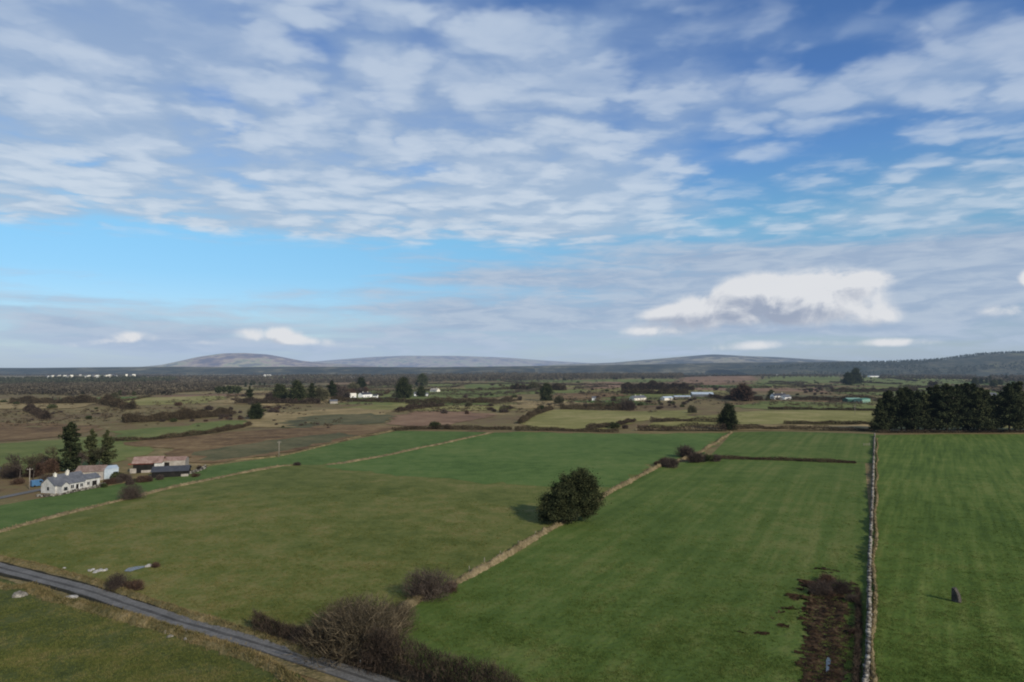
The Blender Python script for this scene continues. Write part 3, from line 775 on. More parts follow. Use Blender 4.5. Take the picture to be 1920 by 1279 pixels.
HEDGES = [
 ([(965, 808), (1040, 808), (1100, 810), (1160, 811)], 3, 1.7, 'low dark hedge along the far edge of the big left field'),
 ([(1195, 808), (1260, 808), (1320, 808), (1362, 809)], 5, 3.6, 'thick dark hedge left of the solitary bushy evergreen'),
 ([(1372, 807), (1410, 805), (1440, 806)], 3.5, 2.2, 'rounded hedge right of the solitary bushy evergreen'),
 ([(1440, 806), (1480, 806), (1560, 808), (1640, 809)], 3, 1.8, 'dark hedge along the straw strip left of the conifer row'),
 ([(1220, 792), (1260, 791), (1300, 791), (1345, 793)], 4, 2.6, 'brown hedge one field behind the thick dark hedge'),
 ([(1470, 795), (1560, 796), (1640, 796)], 3, 1.6, 'thin brown hedge above the straw strip'),
 ([(1440, 768), (1520, 769), (1640, 771)], 3, 1.8, 'thin hedge below the white house with the black roof'),
 ([(1484, 749), (1530, 750), (1600, 751)], 5, 3.2, 'dark hedge running right from the white house'),
 ([(1050, 768), (1110, 769), (1180, 769)], 6, 4.6, 'dark hedge left of the cottages in the middle distance'),
 ([(760, 757), (820, 757), (880, 756), (960, 754)], 6, 4.2, 'long hedge right of the two far white houses'),
 ([(745, 772), (790, 766), (830, 762)], 5, 3.2, 'short oblique hedge above the red brown patch'),
 ([(735, 808), (800, 805), (880, 806), (960, 806)], 3, 1.6, 'low hedge along the top of the green strip'),
 ([(975, 795), (1000, 780), (1035, 768)], 4, 3, 'oblique hedge climbing beside the round bush'),
 ([(1165, 731), (1230, 731), (1300, 732)], 12, 8, 'tall dark hedge behind the blue grey long shed'),
 ([(1165, 738), (1240, 739), (1290, 739)], 8, 5, 'second dark hedge just before the tall one left of the long shed'),
 ([(1560, 735), (1640, 734), (1720, 733)], 7, 4, 'dark hedge crossing above the green shed'),
 ([(50, 770), (66, 776), (88, 787)], 6, 4.0, 'oblique hedge on the bog at the left'),
 ([(190, 757), (225, 764), (250, 768)], 8, 5.5, 'bushy hedge sloping down from the left wood'),
 ([(210, 828), (300, 824), (400, 812), (470, 798)], 3, 1.9, 'brown hedge along the lower side of the small green field'),
 ([(440, 757), (520, 757), (600, 757)], 8, 4.5, 'scrubby brown hedge below the dark evergreens'),
 ([(620, 752), (700, 754), (760, 755)], 6, 3.6, 'brown hedge below the two far white houses'),
 ([(960, 730), (1000, 731), (1060, 732)], 9, 6, 'dark hedge left of the far red field'),
 ([(1330, 746), (1380, 750), (1430, 751)], 7, 3.6, 'low hedge under the big bare tree'),
 ([(20, 757), (100, 757), (180, 756)], 10, 5, 'ragged brown hedge along the bottom of the left wood'),
 ([(230, 793), (330, 787), (430, 778)], 12, 4, 'broad brown scrub hedge above the small green field'),
 ([(1100, 806), (1150, 800), (1190, 790)], 3, 2, 'oblique low hedge at the middle of the far pasture'),
]
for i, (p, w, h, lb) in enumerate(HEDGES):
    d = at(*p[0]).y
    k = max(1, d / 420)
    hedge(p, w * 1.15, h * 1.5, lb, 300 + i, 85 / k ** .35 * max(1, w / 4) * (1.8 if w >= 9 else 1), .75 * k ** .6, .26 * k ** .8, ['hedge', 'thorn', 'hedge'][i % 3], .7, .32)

rng_h = np.random.default_rng(12)
for i, c in enumerate(PARCEL_HEDGES):
    y = c[0][1]
    for a, b in ((c[0], c[1]), (c[1], c[2])):
        if rng_h.random() < .36: continue
        hedge([(a[0], a[1], 0), (b[0], b[1], 0)], 4 + y * .002, rng_h.uniform(2.0, 4.5) + y * .0006, 'hedge between the far fields of the plain', 3000 + i, 16, .9 * (y / 500) ** .8, .24 * (y / 500), ['hedge', 'wood_bare'][i % 2], .6, .3).update_tag()
for o in COL.objects:
    if o.get('label') == 'hedge between the far fields of the plain': o['group'] = 'hedges of the far plain'

# ------------------------------------------------------------------ middle distance trees that can be told apart
MT = [
 # key, px, base py, h px, proto h, label, name, cat
 ('round', 557, 755, 42, 12, 'tallest dark evergreen in the grove left of the far white houses', 'evergreen_tree'),
 ('round_b', 525, 752, 30, 9, 'rounded dark tree left of the tallest grove evergreen', 'evergreen_tree'),
 ('conifer1', 585, 752, 34, 25, 'pointed olive tree right of the tallest grove evergreen', 'conifer_tree'),
 ('tuft1', 603, 752, 36, 10, 'mossy bare tree in the grove above the grey roof', 'bare_tree'),
 ('conifer2', 622, 748, 34, 25, 'slim evergreen at the right of the grove', 'conifer_tree'),
 ('tuft0', 640, 744, 34, 10, 'bare tree left of the small white house', 'bare_tree'),
 ('round', 676, 735, 28, 12, 'dark round evergreen behind the larger far white house', 'evergreen_tree'),
 ('tuft1', 662, 736, 26, 10, 'bare tree behind the small white house', 'bare_tree'),
 ('round', 757, 747, 40, 12, 'dark upright evergreen midway between the far white houses and the gable', 'evergreen_tree'),
 ('round_b', 791, 724, 22, 9, 'dark round headed tree on the skyline of the far wood', 'evergreen_tree'),
 ('round_b', 789, 744, 19, 9, 'dark round evergreen beside the small white gable', 'evergreen_tree'),
 ('conifer3', 468, 756, 30, 25, 'pointed dark conifer by the left hedge field', 'conifer_tree'),
 ('round_b', 480, 786, 28, 9, 'dark evergreen bush alone at the edge of the tan field', 'evergreen_tree'),
 ('gorse1', 418, 738, 17, 3.4, 'left half of the dark square evergreen clump', 'evergreen_tree'),
 ('gorse2', 436, 738, 17, 3.4, 'right half of the dark square evergreen clump', 'evergreen_tree'),
 ('round', 1024, 752, 34, 12, 'dark leaning evergreen in the middle distance pasture', 'evergreen_tree'),
 ('tuft1', 1047, 758, 22, 10, 'pale mossy tree right of the dark leaning evergreen', 'bare_tree'),
 ('tuft1', 1003, 732, 22, 10, 'pale bare tree behind the dark leaning evergreen', 'bare_tree'),
 ('gorse0', 1015, 768, 10, 3.4, 'small round dark bush below the leaning evergreen', 'shrub'),
 ('gorse1', 1150, 804, 14, 3.4, 'small round bush on the far edge of the big left field', 'shrub'),
 ('shrub1', 1172, 804, 10, 3.6, 'brown bush right of the small round field edge bush', 'shrub'),
 ('gorse2', 818, 804, 15, 3.4, 'dark round bush above the green strip top', 'shrub'),
 ('shrub2', 840, 804, 12, 3.6, 'brown bush right of the dark round bush above the strip', 'shrub'),
 ('tuft2', 1393, 752, 44, 10, 'big wide bare tree left of the black roofed white house', 'bare_tree'),
 ('round_b', 1446, 748, 16, 9, 'dark tree against the left end of the black roofed white house', 'evergreen_tree'),
 ('tuft3', 1298, 774, 20, 10, 'bare bushy tree in front of the long blue grey shed', 'bare_tree'),
 ('shrub0', 1180, 769, 26, 3.6, 'grey brown thicket left of the roofed cottage', 'shrub'),
 ('gorse0', 100, 766, 10, 3.4, 'dark bush on the brown bog at the left', 'shrub'),
 ('gorse1', 168, 786, 8, 3.4, 'small lone bush on the left bog', 'shrub'),
 ('gorse2', 132, 801, 6, 3.4, 'tiny lone bush below the left bog', 'shrub'),
 ('tuft1', 880, 763, 14, 10, 'small bare tree on the long hedge', 'bare_tree'),
 ('shrub2', 835, 776, 11, 3.6, 'small brown bush by the red brown patch', 'shrub'),
 ('tuft2', 876, 777, 10, 10, 'slender sapling right of the red brown patch', 'bare_tree'),
 ('round', 1605, 720, 30, 12, 'left dark evergreen above the green shed', 'evergreen_tree'),
 ('round_b', 1590, 722, 22, 9, 'smaller dark tree left of the evergreen above the green shed', 'evergreen_tree'),
 ('tuft0', 1751, 726, 17, 10, 'lone bare tree in the fields above the conifer row', 'bare_tree'),
 ('round', 1742, 702, 22, 12, 'dark evergreen on the right middle skyline', 'evergreen_tree'),
 ('conifer0', 1773, 702, 22, 25, 'dark conifer right of the skyline evergreen', 'conifer_tree'),
 ('tuft1', 945, 773, 16, 10, 'bare spreading thorn tree in the middle pasture', 'bare_tree'),
]
for key, px, py, hp, ph, lb, nm in MT:
    plant_px(key, px, py, hp, ph, lb, name=nm, cat={'evergreen_tree': 'evergreen tree', 'conifer_tree': 'conifer', 'bare_tree': 'bare tree', 'shrub': 'shrub'}[nm])

# groves and scattered bushes, each tree a thing of its own
def scatter(poly, n, keys, hrange, label, group, name, cat, seed):
    rng = random.Random(seed)
    pts = [at(*p) for p in poly]
    x0, x1 = min(p[0] for p in pts), max(p[0] for p in pts); y0, y1 = min(p[1] for p in pts), max(p[1] for p in pts)
    k = 0; tries = 0
    while k < n and tries < n * 60:
        tries += 1
        x, y = rng.uniform(x0, x1), rng.uniform(y0, y1)
        if not inpoly(np.array([x]), np.array([y]), pts)[0]: continue
        key = rng.choice(keys)
        ph = {'tuf': 10, 'bar': 10, 'shr': 3.4, 'gor': 3.4, 'con': 25, 'rou': 11}[key[:3]]
        random.seed(seed * 991 + k)
        plant(key, ground(x, y), label, cat, name, group, scale=rng.uniform(*hrange) / ph, parts=False, rz=rng.uniform(0, 6.28))
        k += 1
BARE = ['tuft0', 'tuft1', 'tuft2', 'tuft3']
SHR = ['shrub0', 'shrub1', 'shrub2', 'shrub_red0', 'gorse0']
EVG = ['round', 'round_b', 'conifer0', 'conifer2', 'conifer4']
SC = [
 ([(500, 753), (640, 750), (690, 737), (640, 733), (510, 742)], 46, BARE, (9, 14), 'bare grey brown tree in the grove around the far white houses', 'bare_tree', 'bare tree'),
 ([(800, 716), (960, 714), (1000, 705), (800, 706)], 26, BARE + ['round_b'], (10, 15), 'dark tree in the wood right of the far white houses', 'tree', 'tree'),
 ([(960, 715), (1280, 714), (1290, 704), (960, 705)], 34, BARE, (10, 14), 'bare tree in the long wood behind the red moor field', 'bare_tree', 'bare tree'),
 ([(1165, 770), (1260, 766), (1270, 752), (1170, 756)], 18, SHR, (2.5, 4.5), 'brown shrub in the thicket before the middle cottages', 'shrub', 'shrub'),
 ([(1490, 742), (1560, 742), (1565, 724), (1490, 726)], 20, SHR, (3, 5.5), 'brown shrub in the scrub behind the black roofed house', 'shrub', 'shrub'),
 ([(1825, 728), (1895, 728), (1890, 714), (1830, 714)], 14, EVG, (12, 20), 'dark evergreen in the dense clump above the conifer row', 'evergreen_tree', 'evergreen tree'),
 ([(270, 803), (470, 788), (470, 774), (330, 778)], 26, SHR, (2.0, 3.6), 'purple brown shrub in the scrub belt on the left bog', 'shrub', 'shrub'),
 ([(470, 780), (560, 772), (560, 764), (480, 766)], 16, SHR, (2.5, 4), 'brown shrub in the scrub under the dark grove', 'shrub', 'shrub'),
 ([(200, 746), (320, 742), (320, 728), (210, 730)], 26, BARE + ['round_b'], (6, 10), 'bare tree at the front of the left brown wood', 'bare_tree', 'bare tree'),
 ([(0, 760), (180, 757), (180, 748), (0, 750)], 15, SHR, (3, 5.5), 'brown bush along the ragged edge of the left bog', 'shrub', 'shrub'),
 ([(900, 740), (1000, 742), (1000, 756), (900, 752)], 12, SHR, (3, 5), 'scattered brown bush in the pasture left of the leaning evergreen', 'shrub', 'shrub'),
 ([(700, 748), (750, 750), (755, 742), (705, 740)], 10, SHR, (3.5, 6), 'purple brown bush right of the larger far white house', 'shrub', 'shrub'),
 ([(915, 775), (960, 776), (962, 764), (920, 762)], 10, SHR, (3, 4.5), 'brown bush in the round thicket of the middle pasture', 'shrub', 'shrub'),
 ([(1060, 730), (1180, 732), (1170, 746), (1070, 748)], 12, SHR, (2.5, 4.5), 'brown bush on the rough ground around the tiny white gable', 'shrub', 'shrub'),
 ([(1570, 722), (1660, 720), (1660, 700), (1570, 702)], 18, BARE + EVG, (8, 14), 'tree in the loose wood left of the grey roofed far house', 'tree', 'tree'),
 ([(1660, 704), (1830, 704), (1830, 695), (1660, 695)], 26, BARE + EVG, (10, 16), 'tree in the far wood below the right hill', 'tree', 'tree'),
 ([(1600, 736), (1800, 736), (1800, 726), (1600, 726)], 9, SHR, (3, 5), 'bush dotted in the green fields above the conifer row', 'shrub', 'shrub'),
 ([(1290, 760), (1450, 760), (1440, 740), (1300, 742)], 9, SHR, (2.5, 4.5), 'bush around the foot of the big bare tree', 'shrub', 'shrub'),
 ([(880, 735), (990, 736), (985, 722), (890, 722)], 10, SHR + ['bare0'], (4, 7), 'brown bush on the far green slope under the middle wood', 'shrub', 'shrub'),
 ([(420, 806), (740, 800), (740, 770), (480, 790)], 9, SHR, (1.2, 2.2), 'low bush dotted on the tan and brown rough ground', 'shrub', 'shrub'),
 ([(0, 800), (240, 800), (240, 765), (0, 768)], 9, SHR, (1.4, 2.6), 'low bush dotted across the left bog', 'shrub', 'shrub'),
 ([(430, 728), (500, 726), (500, 716), (430, 718)], 14, EVG, (8, 13), 'dark tree in the far belt above the square evergreen clump', 'evergreen_tree', 'evergreen tree'),
 ([(1420, 742), (1300, 738), (1290, 726), (1420, 722)], 10, SHR + BARE[:2], (4, 8), 'brown bush behind the long shed and the big bare tree', 'shrub', 'shrub'),
 ([(560, 746), (1000, 752), (1000, 722), (640, 722)], 18, SHR + BARE, (3, 6), 'bush or small tree dotted on the far green slope left of centre', 'shrub', 'shrub'),
 ([(1000, 762), (1300, 768), (1300, 735), (1000, 735)], 18, SHR + BARE[:2], (2.5, 5), 'bush dotted on the rough ground in the centre distance', 'shrub', 'shrub'),
 ([(1000, 735), (1600, 735), (1600, 712), (1000, 716)], 18, SHR + BARE, (3.5, 7), 'bush dotted on the far moor right of centre', 'shrub', 'shrub'),
 ([(1600, 745), (1930, 745), (1930, 708), (1600, 708)], 14, SHR + BARE, (4, 8), 'bush dotted in the far fields behind the conifer row', 'shrub', 'shrub'),
 ([(330, 770), (640, 765), (640, 742), (330, 745)], 18, SHR + BARE, (3, 7), 'brown bush on the rough ground below the far grove', 'shrub', 'shrub'),
 ([(0, 905), (110, 888), (110, 872), (0, 885)], 9, BARE, (6, 10), 'bare tree in the thicket behind the cottage at the left edge', 'bare_tree', 'bare tree'),
 ([(225, 912), (290, 903), (300, 893), (225, 898)], 9, SHR, (1.4, 2.6), 'brown shrub along the farmyard edge', 'shrub', 'shrub'),
]
for i, (p, n, ks, hr, lb, nm, cat) in enumerate(SC):
    scatter(p, n, ks, hr, lb, lb.replace('bare tree', 'bare trees', 1) + ' group', nm, cat, 500 + i)

# ------------------------------------------------------------------ far woods that read as one mass
def woodland(poly, n, hr, m, seed, per=46, ls=1.5):
    rng = np.random.default_rng(seed)
    pts = [at(*p) for p in poly]
    xs = [p[0] for p in pts]; ys = [p[1] for p in pts]
    N_ = n * 12
    x = rng.uniform(min(xs), max(xs), N_); y = rng.uniform(min(ys), max(ys), N_)
    k = inpoly(x, y, pts); x = x[k][:n]; y = y[k][:n]; n = len(x)
    h = rng.uniform(*hr, n)
    d = unit(rng.normal(size=(n * per, 3))) * (rng.random(n * per) ** .33)[:, None]
    hh = np.repeat(h, per)
    P = np.column_stack([np.repeat(x, per), np.repeat(y, per), np.repeat(H(x, y), per) + hh * .52]) + d * np.column_stack([hh * .38, hh * .38, hh * .48])
    v, f = leaves(P, ls, rng)
    o = mesh_obj('woodland', v, f, M[m])
    return tag(o, 'far mass of woodland trees that reads as one belt', 'woodland', 'far woodland belts', 'stuff')
WD = [
 ([(-80, 742), (330, 742), (330, 720), (-80, 722)], 2200, (6, 10), 'wood_bare', 1.3),
 ([(-80, 724), (260, 722), (330, 716), (330, 711), (-80, 714)], 1800, (9, 13), 'wood_dark', 1.6),
 ([(330, 736), (420, 732), (410, 722), (330, 724)], 420, (7, 10), 'wood_bare', 1.4),
 ([(330, 720), (440, 722), (800, 714), (800, 705), (330, 710)], 1700, (8, 13), 'wood_bare', 1.6),
 ([(700, 728), (800, 724), (800, 716), (690, 720)], 220, (8, 11), 'wood_bare', 1.4),
 ([(790, 716), (1280, 711), (1280, 704), (790, 707)], 2200, (13, 20), 'wood_bare', 1.8),
 ([(1270, 706), (1600, 703), (1950, 700), (1950, 696), (1280, 700)], 1900, (13, 19), 'wood_dark', 2.0),
 ([(1420, 712), (1600, 708), (1600, 702), (1420, 705)], 350, (8, 12), 'wood_bare', 1.6),
 ([(1650, 712), (1830, 714), (1830, 704), (1650, 702)], 700, (7, 11), 'wood_bare', 1.5),
 ([(1850, 722), (1960, 722), (1960, 708), (1860, 708)], 260, (9, 13), 'wood_bare', 1.5),
 ([(-120, 704), (700, 704), (700, 699), (-120, 699.5)], 1000, (8, 13), 'wood_bare', 2.6),
 ([(700, 704), (1400, 702), (1400, 697.5), (700, 699)], 1000, (9, 14), 'wood_bare', 2.6),
]
for i, (p, n, hr, m, ls) in enumerate(WD):
    woodland(p, n, hr, m, 700 + i, 40, ls)

# low scrub and rushes all over the rough ground, far too many to count
def undergrowth(poly, n, size, m, seed, per=34):
    from mathutils import noise as mn
    rng = np.random.default_rng(seed)
    x, y = [], []
    px = rng.uniform(poly[0], poly[2], n * 3); py = poly[1] + (poly[3] - poly[1]) * rng.random(n * 3)
    for a, b in zip(px, py):
        p = at(a, b)
        if mn.fractal(Vector((p.x / (60 + p.y * .06), p.y / (90 + p.y * .12), seed)), 1, 2, 4) + rng.normal() * .12 > .12:
            x.append(p.x); y.append(p.y)
        if len(x) >= n: break
    x = np.array(x); y = np.array(y)
    h = size * rng.lognormal(0, .35, len(x)) * (.6 + y / 1500)
    hh = np.repeat(h, per)
    d = rng.normal(size=(len(hh), 3)) * np.array([[1.0, .8, .42]])
    P = np.column_stack([np.repeat(x, per), np.repeat(y, per), np.repeat(H(x, y), per) + hh * .3]) + d * hh[:, None] * .62
    D = rng.normal(size=(len(hh), 3)) + np.array([[0, 0, .8]])
    v, f = sprigs(P, D, hh * .75, hh * .22, rng)
    o = mesh_obj('undergrowth', v, f, M[m])
    tag(o, 'low scrub and rushes scattered thickly over the rough ground', 'undergrowth', 'undergrowth of the middle distance', 'stuff')
undergrowth((-60, 720, 640, 800), 750, 1.2, 'hedge', 1)
undergrowth((640, 714, 1230, 774), 1000, 1.2, 'hedge', 2)
undergrowth((1230, 714, 1620, 767), 450, 1.3, 'hedge', 5)
undergrowth((-60, 714, 1950, 760), 800, 1.6, 'wood_bare', 3)
undergrowth((1560, 706, 1950, 745), 420, 1.6, 'hedge', 4)

# ------------------------------------------------------------------ hills
def hill(prof, dist, depth, m, seed, rough=.06, name='hill'):
    """ridge whose skyline passes through the directions in prof, dist metres away"""
    rng = np.random.default_rng(seed)
    xs = [((p[0] - 960) / F) * dist for p in prof]
    zs = [CAM_H + (691 - p[1]) / F * dist for p in prof]
    X = np.linspace(min(xs), max(xs), 260)
    # smooth skyline
    Z = np.interp(X, xs, zs)
    ker = np.hanning(11); ker /= ker.sum()
    Z = np.convolve(np.pad(Z, 5, mode='edge'), ker, 'valid')
    n = 40
    t = np.linspace(-1, 1, n)
    XX, TT = np.meshgrid(X, t)
    ph = rng.uniform(0, 6, 8)
    bump = sum(np.sin(XX / (depth * (.13 + .11 * k)) + TT * (2.0 + 1.7 * k) + ph[k]) * .5 ** (k * .5) for k in range(5)) * rough
    fall = np.clip(np.cos(TT * PI / 2), 0, 1) ** 1.2
    ZZ = Z[None] * fall * (1 + bump * (1 - fall)) - 8 * (1 - fall)
    YY = dist + TT * depth * .5 + 0 * XX
    v = np.stack([XX * (1 + TT * .0), YY, ZZ], -1).reshape(-1, 3)
    k = len(X)
    i = np.arange(n - 1)[:, None]; j = np.arange(k - 1)[None]
    f = np.stack([i * k + j, i * k + j + 1, (i + 1) * k + j + 1, (i + 1) * k + j], -1).reshape(-1, 4)
    return tag(mesh_obj(name, v, f, M[m], smooth=True), kind='structure')
hill([(150, 692), (230, 690), (290, 687), (335, 682), (362, 675), (388, 668), (425, 662.5), (460, 662), (500, 664.5), (530, 670), (560, 676), (600, 680), (680, 685), (760, 692)], 9500, 2600, 'hill_far', 1)
hill([(150, 692), (300, 688), (440, 685), (560, 681), (640, 674), (700, 669.5), (760, 667), (860, 667.5), (950, 670.5), (1020, 676), (1090, 680), (1200, 686), (1300, 692)], 13500, 4000, 'hill_far', 2)
hill([(900, 692), (1040, 684), (1150, 680), (1230, 673), (1290, 668), (1325, 665), (1340, 664.5), (1400, 668), (1450, 669.5), (1520, 674), (1600, 678), (1750, 684), (1900, 692)], 7500, 2200, 'hill_blue', 3)
hill([(1350, 693), (1480, 686), (1560, 682), (1640, 680), (1700, 677.5), (1760, 674.5), (1800, 672), (1815, 668), (1850, 664), (1920, 661), (2050, 660), (2300, 671), (2600, 690)], 4200, 1500, 'hill_near', 4)
hill([(-500, 692), (-300, 690.5), (-100, 690), (0, 691), (100, 690), (300, 688), (420, 690), (500, 692)], 12500, 2500, 'hill_blue', 5)

HILL_R = COL.objects['hill.003']
def hill_wood(n, seed, m):
    rng = np.random.default_rng(seed); pts = []; tries = 0
    from mathutils import noise as mn
    while len(pts) < n and tries < n * 20:
        tries += 1
        X = rng.uniform(1500, 3600); Y = rng.uniform(3500, 4350)
        if mn.fractal(Vector((X / 420, Y / 160, 2.2)), 1, 2, 3) < -.02: continue
        ok, loc, nr, _ = HILL_R.ray_cast(Vector((X, Y, 900)), Vector((0, 0, -1)))
        if ok and loc.z > 4: pts.append(loc)
    B = np.array([tuple(p) for p in pts]); per = 34; h = rng.uniform(9, 15, len(B)); hh = np.repeat(h, per)
    d = unit(rng.normal(size=(len(hh), 3))) * (rng.random(len(hh)) ** .33)[:, None]
    P = np.repeat(B, per, 0) + np.column_stack([0 * hh, 0 * hh, hh * .5]) + d * np.column_stack([hh * .42, hh * .42, hh * .5])
    v, f = leaves(P, 2.2, rng)
    tag(mesh_obj('woodland', v, f, M[m]), 'dark woods covering the slope of the right hill', 'woodland', 'woods of the right hill', 'stuff')
hill_wood(1800, 5, 'wood_dark')
hill([(-900, 691), (-500, 690), (-100, 689.5), (60, 690), (200, 688.5), (330, 687.5), (450, 688.5), (560, 687.5), (700, 688), (840, 689), (1000, 688.5)], 4700, 1300, 'wood_ridge', 6, .05)
hill([(700, 690), (860, 688), (1000, 686.5), (1120, 685), (1250, 682.5), (1360, 680), (1480, 679), (1600, 678), (1720, 679), (1900, 680), (2200, 688)], 4900, 1100, 'wood_ridge', 7, .05)

# ------------------------------------------------------------------ buildings
def gable_house(loc, rz, L, D, wh, rh, label, wall='white', roof='slate', wins=(), doors=(), chims=(), cat='house', name='house', over=.3, gwins=(), openings=(), gable=None, group=None, bands=()):
    """long axis x, front facade at -y; wins/doors: (x, z0, w, h) on the front"""
    t = empty(name, loc, rz, label, cat, group)
    b = MB(); x0, x1, y0, y1 = -L / 2, L / 2, -D / 2, D / 2
    v = [(x0, y0, -.6), (x1, y0, -.6), (x1, y1, -.6), (x0, y1, -.6), (x0, y0, wh), (x1, y0, wh), (x1, y1, wh), (x0, y1, wh), (x0, 0, rh), (x1, 0, rh)]
    b.add(v, [(0, 1, 5, 4), (2, 3, 7, 6), (1, 2, 6, 9, 5), (3, 0, 4, 8, 7)])
    b.build('wall', M[wall], t)
    rb = MB(); th = .14
    sl = (rh - wh) / (D / 2)
    for s in (-1, 1):
        ye = s * (D / 2 + over); ze = wh - sl * over
        p = [(x0 - over, 0, rh + .02), (x1 + over, 0, rh + .02), (x1 + over, ye, ze + .02), (x0 - over, ye, ze + .02)]
        q = [(a, c, d + th) for a, c, d in p]
        o = [(0, 1, 2, 3), (7, 6, 5, 4), (0, 4, 5, 1), (1, 5, 6, 2), (2, 6, 7, 3), (3, 7, 4, 0)]
        rb.add(p + q, o if s > 0 else [tuple(reversed(k)) for k in o])
    rf = rb.build('roof', M[roof], t)
    for x, w, h in chims:
        c = MB().box(x - w / 2, x + w / 2, -.35, .35, rh - .5, rh + h).box(x - w / 2 - .07, x + w / 2 + .07, -.42, .42, rh + h, rh + h + .12)
        c.cyl((x, 0, rh + h + .12), (x, 0, rh + h + .5), .12, .1, 8)
        c.build('chimney', M['cream'], rf)
    for x, z, w, h in wins:
        f = MB()
        fw = .09
        f.box(x - w / 2 - fw, x + w / 2 + fw, y0 - .06, y0 - .003, z + h, z + h + fw).box(x - w / 2 - fw, x + w / 2 + fw, y0 - .10, y0 - .003, z - fw, z)
        f.box(x - w / 2 - fw, x - w / 2, y0 - .06, y0 - .003, z, z + h).box(x + w / 2, x + w / 2 + fw, y0 - .06, y0 - .003, z, z + h)
        f.box(x - .035, x + .035, y0 - .05, y0 - .012, z, z + h)
        fo = f.build('window', M['white'], t)
        MB().box(x - w / 2, x + w / 2, y0 - .010, y0 - .004, z, z + h).build('pane', M['glass'], fo)
    for y, z, w, h, e in gwins:
        X = x0 if e < 0 else x1
        a, c = (X - .03, X - .004) if e < 0 else (X + .004, X + .03)
        MB().box(a, c, y - w / 2, y + w / 2, z, z + h).build('window', M['glass'], t)
    for x, z, w, h in doors:
        MB().box(x - w / 2, x + w / 2, y0 - .05, y0 - .004, z, z + h).build('door', M['dark'], t)
    for x, z, w, h, mm in bands:
        MB().box(x - w / 2, x + w / 2, y0 - .09, y0 - .004, z, z + h).build('wall_panel', M[mm], t)
    return t

def P2(a, b):
    """centre and heading of a building whose front base runs between two directions"""
    A = at(*a); B = at(*b)
    return A, B, math.atan2(B.y - A.y, B.x - A.x), math.hypot(B.x - A.x, B.y - A.y)

def behind(A, B, D):
    """centre of a block whose front lies on A-B and that extends D to the rear"""
    u = (B - A); u.z = 0; u.normalize(); n = Vector((-u.y, u.x, 0))
    c = (A + B) / 2 + n * D / 2
    return ground(c.x, c.y)

# white cottage with slate roof
A, B, rz, L = P2((103, 926), (158, 916))
c = behind(A, B, 6.5)
L = max(L, 9)
gable_house(c, rz, L, 6.5, 2.7, 5.0, 'white cottage with grey slate roof and two chimneys at the left farm', 'white', 'slate',
            wins=[(-L * .22, .9, 1.1, 1.1), (L * .08, .9, 1.1, 1.1), (L * .40, .9, 1.0, 1.1)], doors=[(-L * .08, 0, 1.0, 2.0), (L * .25, 0, .9, 2)], chims=[(-L * .28, .7, .9), (L * .12, .7, .9)], name='cottage', cat='cottage', gwins=[(0, .9, 1.0, 1.1, -1)])
u = Vector((math.cos(rz), math.sin(rz), 0)); n = Vector((-u.y, u.x, 0))
# bay porch on the front of the cottage
pc = A - n * 1.1 + u * 1.8
gable_house(ground(pc.x, pc.y), rz + PI / 2, 2.6, 2.6, 2.5, 3.5, 'small white porch wing jutting from the left end of the cottage', 'white', 'slate', gwins=[(0, .9, 1.2, 1.1, -1)], name='porch', cat='porch', over=.15)
pc = A + n * 8.0 + u * 10
gable_house(ground(pc.x, pc.y), rz, 9, 5.0, 2.7, 4.8, 'grey slate roofed wing behind the cottage', 'block', 'slate', name='farm_wing', cat='farm building', chims=[(0, .6, .8)])
A2, B2, rz2, L2 = P2((158, 915), (187, 910))
gable_house(behind(A2, B2, 5.0), rz2, L2, 5.0, 2.9, 4.1, 'low white extension at the right end of the cottage', 'white', 'slate', doors=[(L2 * .15, 0, 1.6, 2.0)], wins=[(-L2 * .25, .9, .9, 1.0)], name='cottage_extension', cat='extension')

def face_cam_building(a, b, D, wh, rh, label, **k):
    A, B, rz, L = P2(a, b)
    return gable_house(behind(A, B, D), rz, L, D, wh, rh, label, **k)
face_cam_building((140, 903), (193, 900), 9, 3.2, 4.8, 'barn with faded rusty corrugated roof behind the cottage', wall='block', roof='rust', doors=[(2, 0, 2.2, 2.4)], name='barn', cat='barn', over=.2)
face_cam_building((194, 899), (222, 896), 7, 3.6, 4.3, 'blue grey tin shed at the right end of the rusty barn', wall='tin', roof='tin', doors=[(1.5, 0, 1.6, 2.4)], name='shed', cat='shed', over=.1)
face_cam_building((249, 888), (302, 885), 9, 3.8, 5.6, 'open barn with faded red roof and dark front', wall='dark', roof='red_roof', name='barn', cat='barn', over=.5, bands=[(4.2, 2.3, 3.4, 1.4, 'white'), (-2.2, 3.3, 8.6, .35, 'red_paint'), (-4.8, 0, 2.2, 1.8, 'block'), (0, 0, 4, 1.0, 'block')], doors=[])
face_cam_building((304, 882), (347, 880), 8, 3.6, 4.6, 'tan block shed with dark opening behind the black roofed shed', wall='block', roof='red_roof', doors=[(-3.2, 0, 3.2, 3.0)], name='shed', cat='shed', over=.1)
face_cam_building((284, 897), (352, 893), 9, 2.2, 3.5, 'long low dark shed with black sheet roof in front of the red barn', wall='dark', roof='dark_roof', name='shed', cat='shed', over=.4, bands=[(5.0, 0, 2.5, 1.0, 'block')])

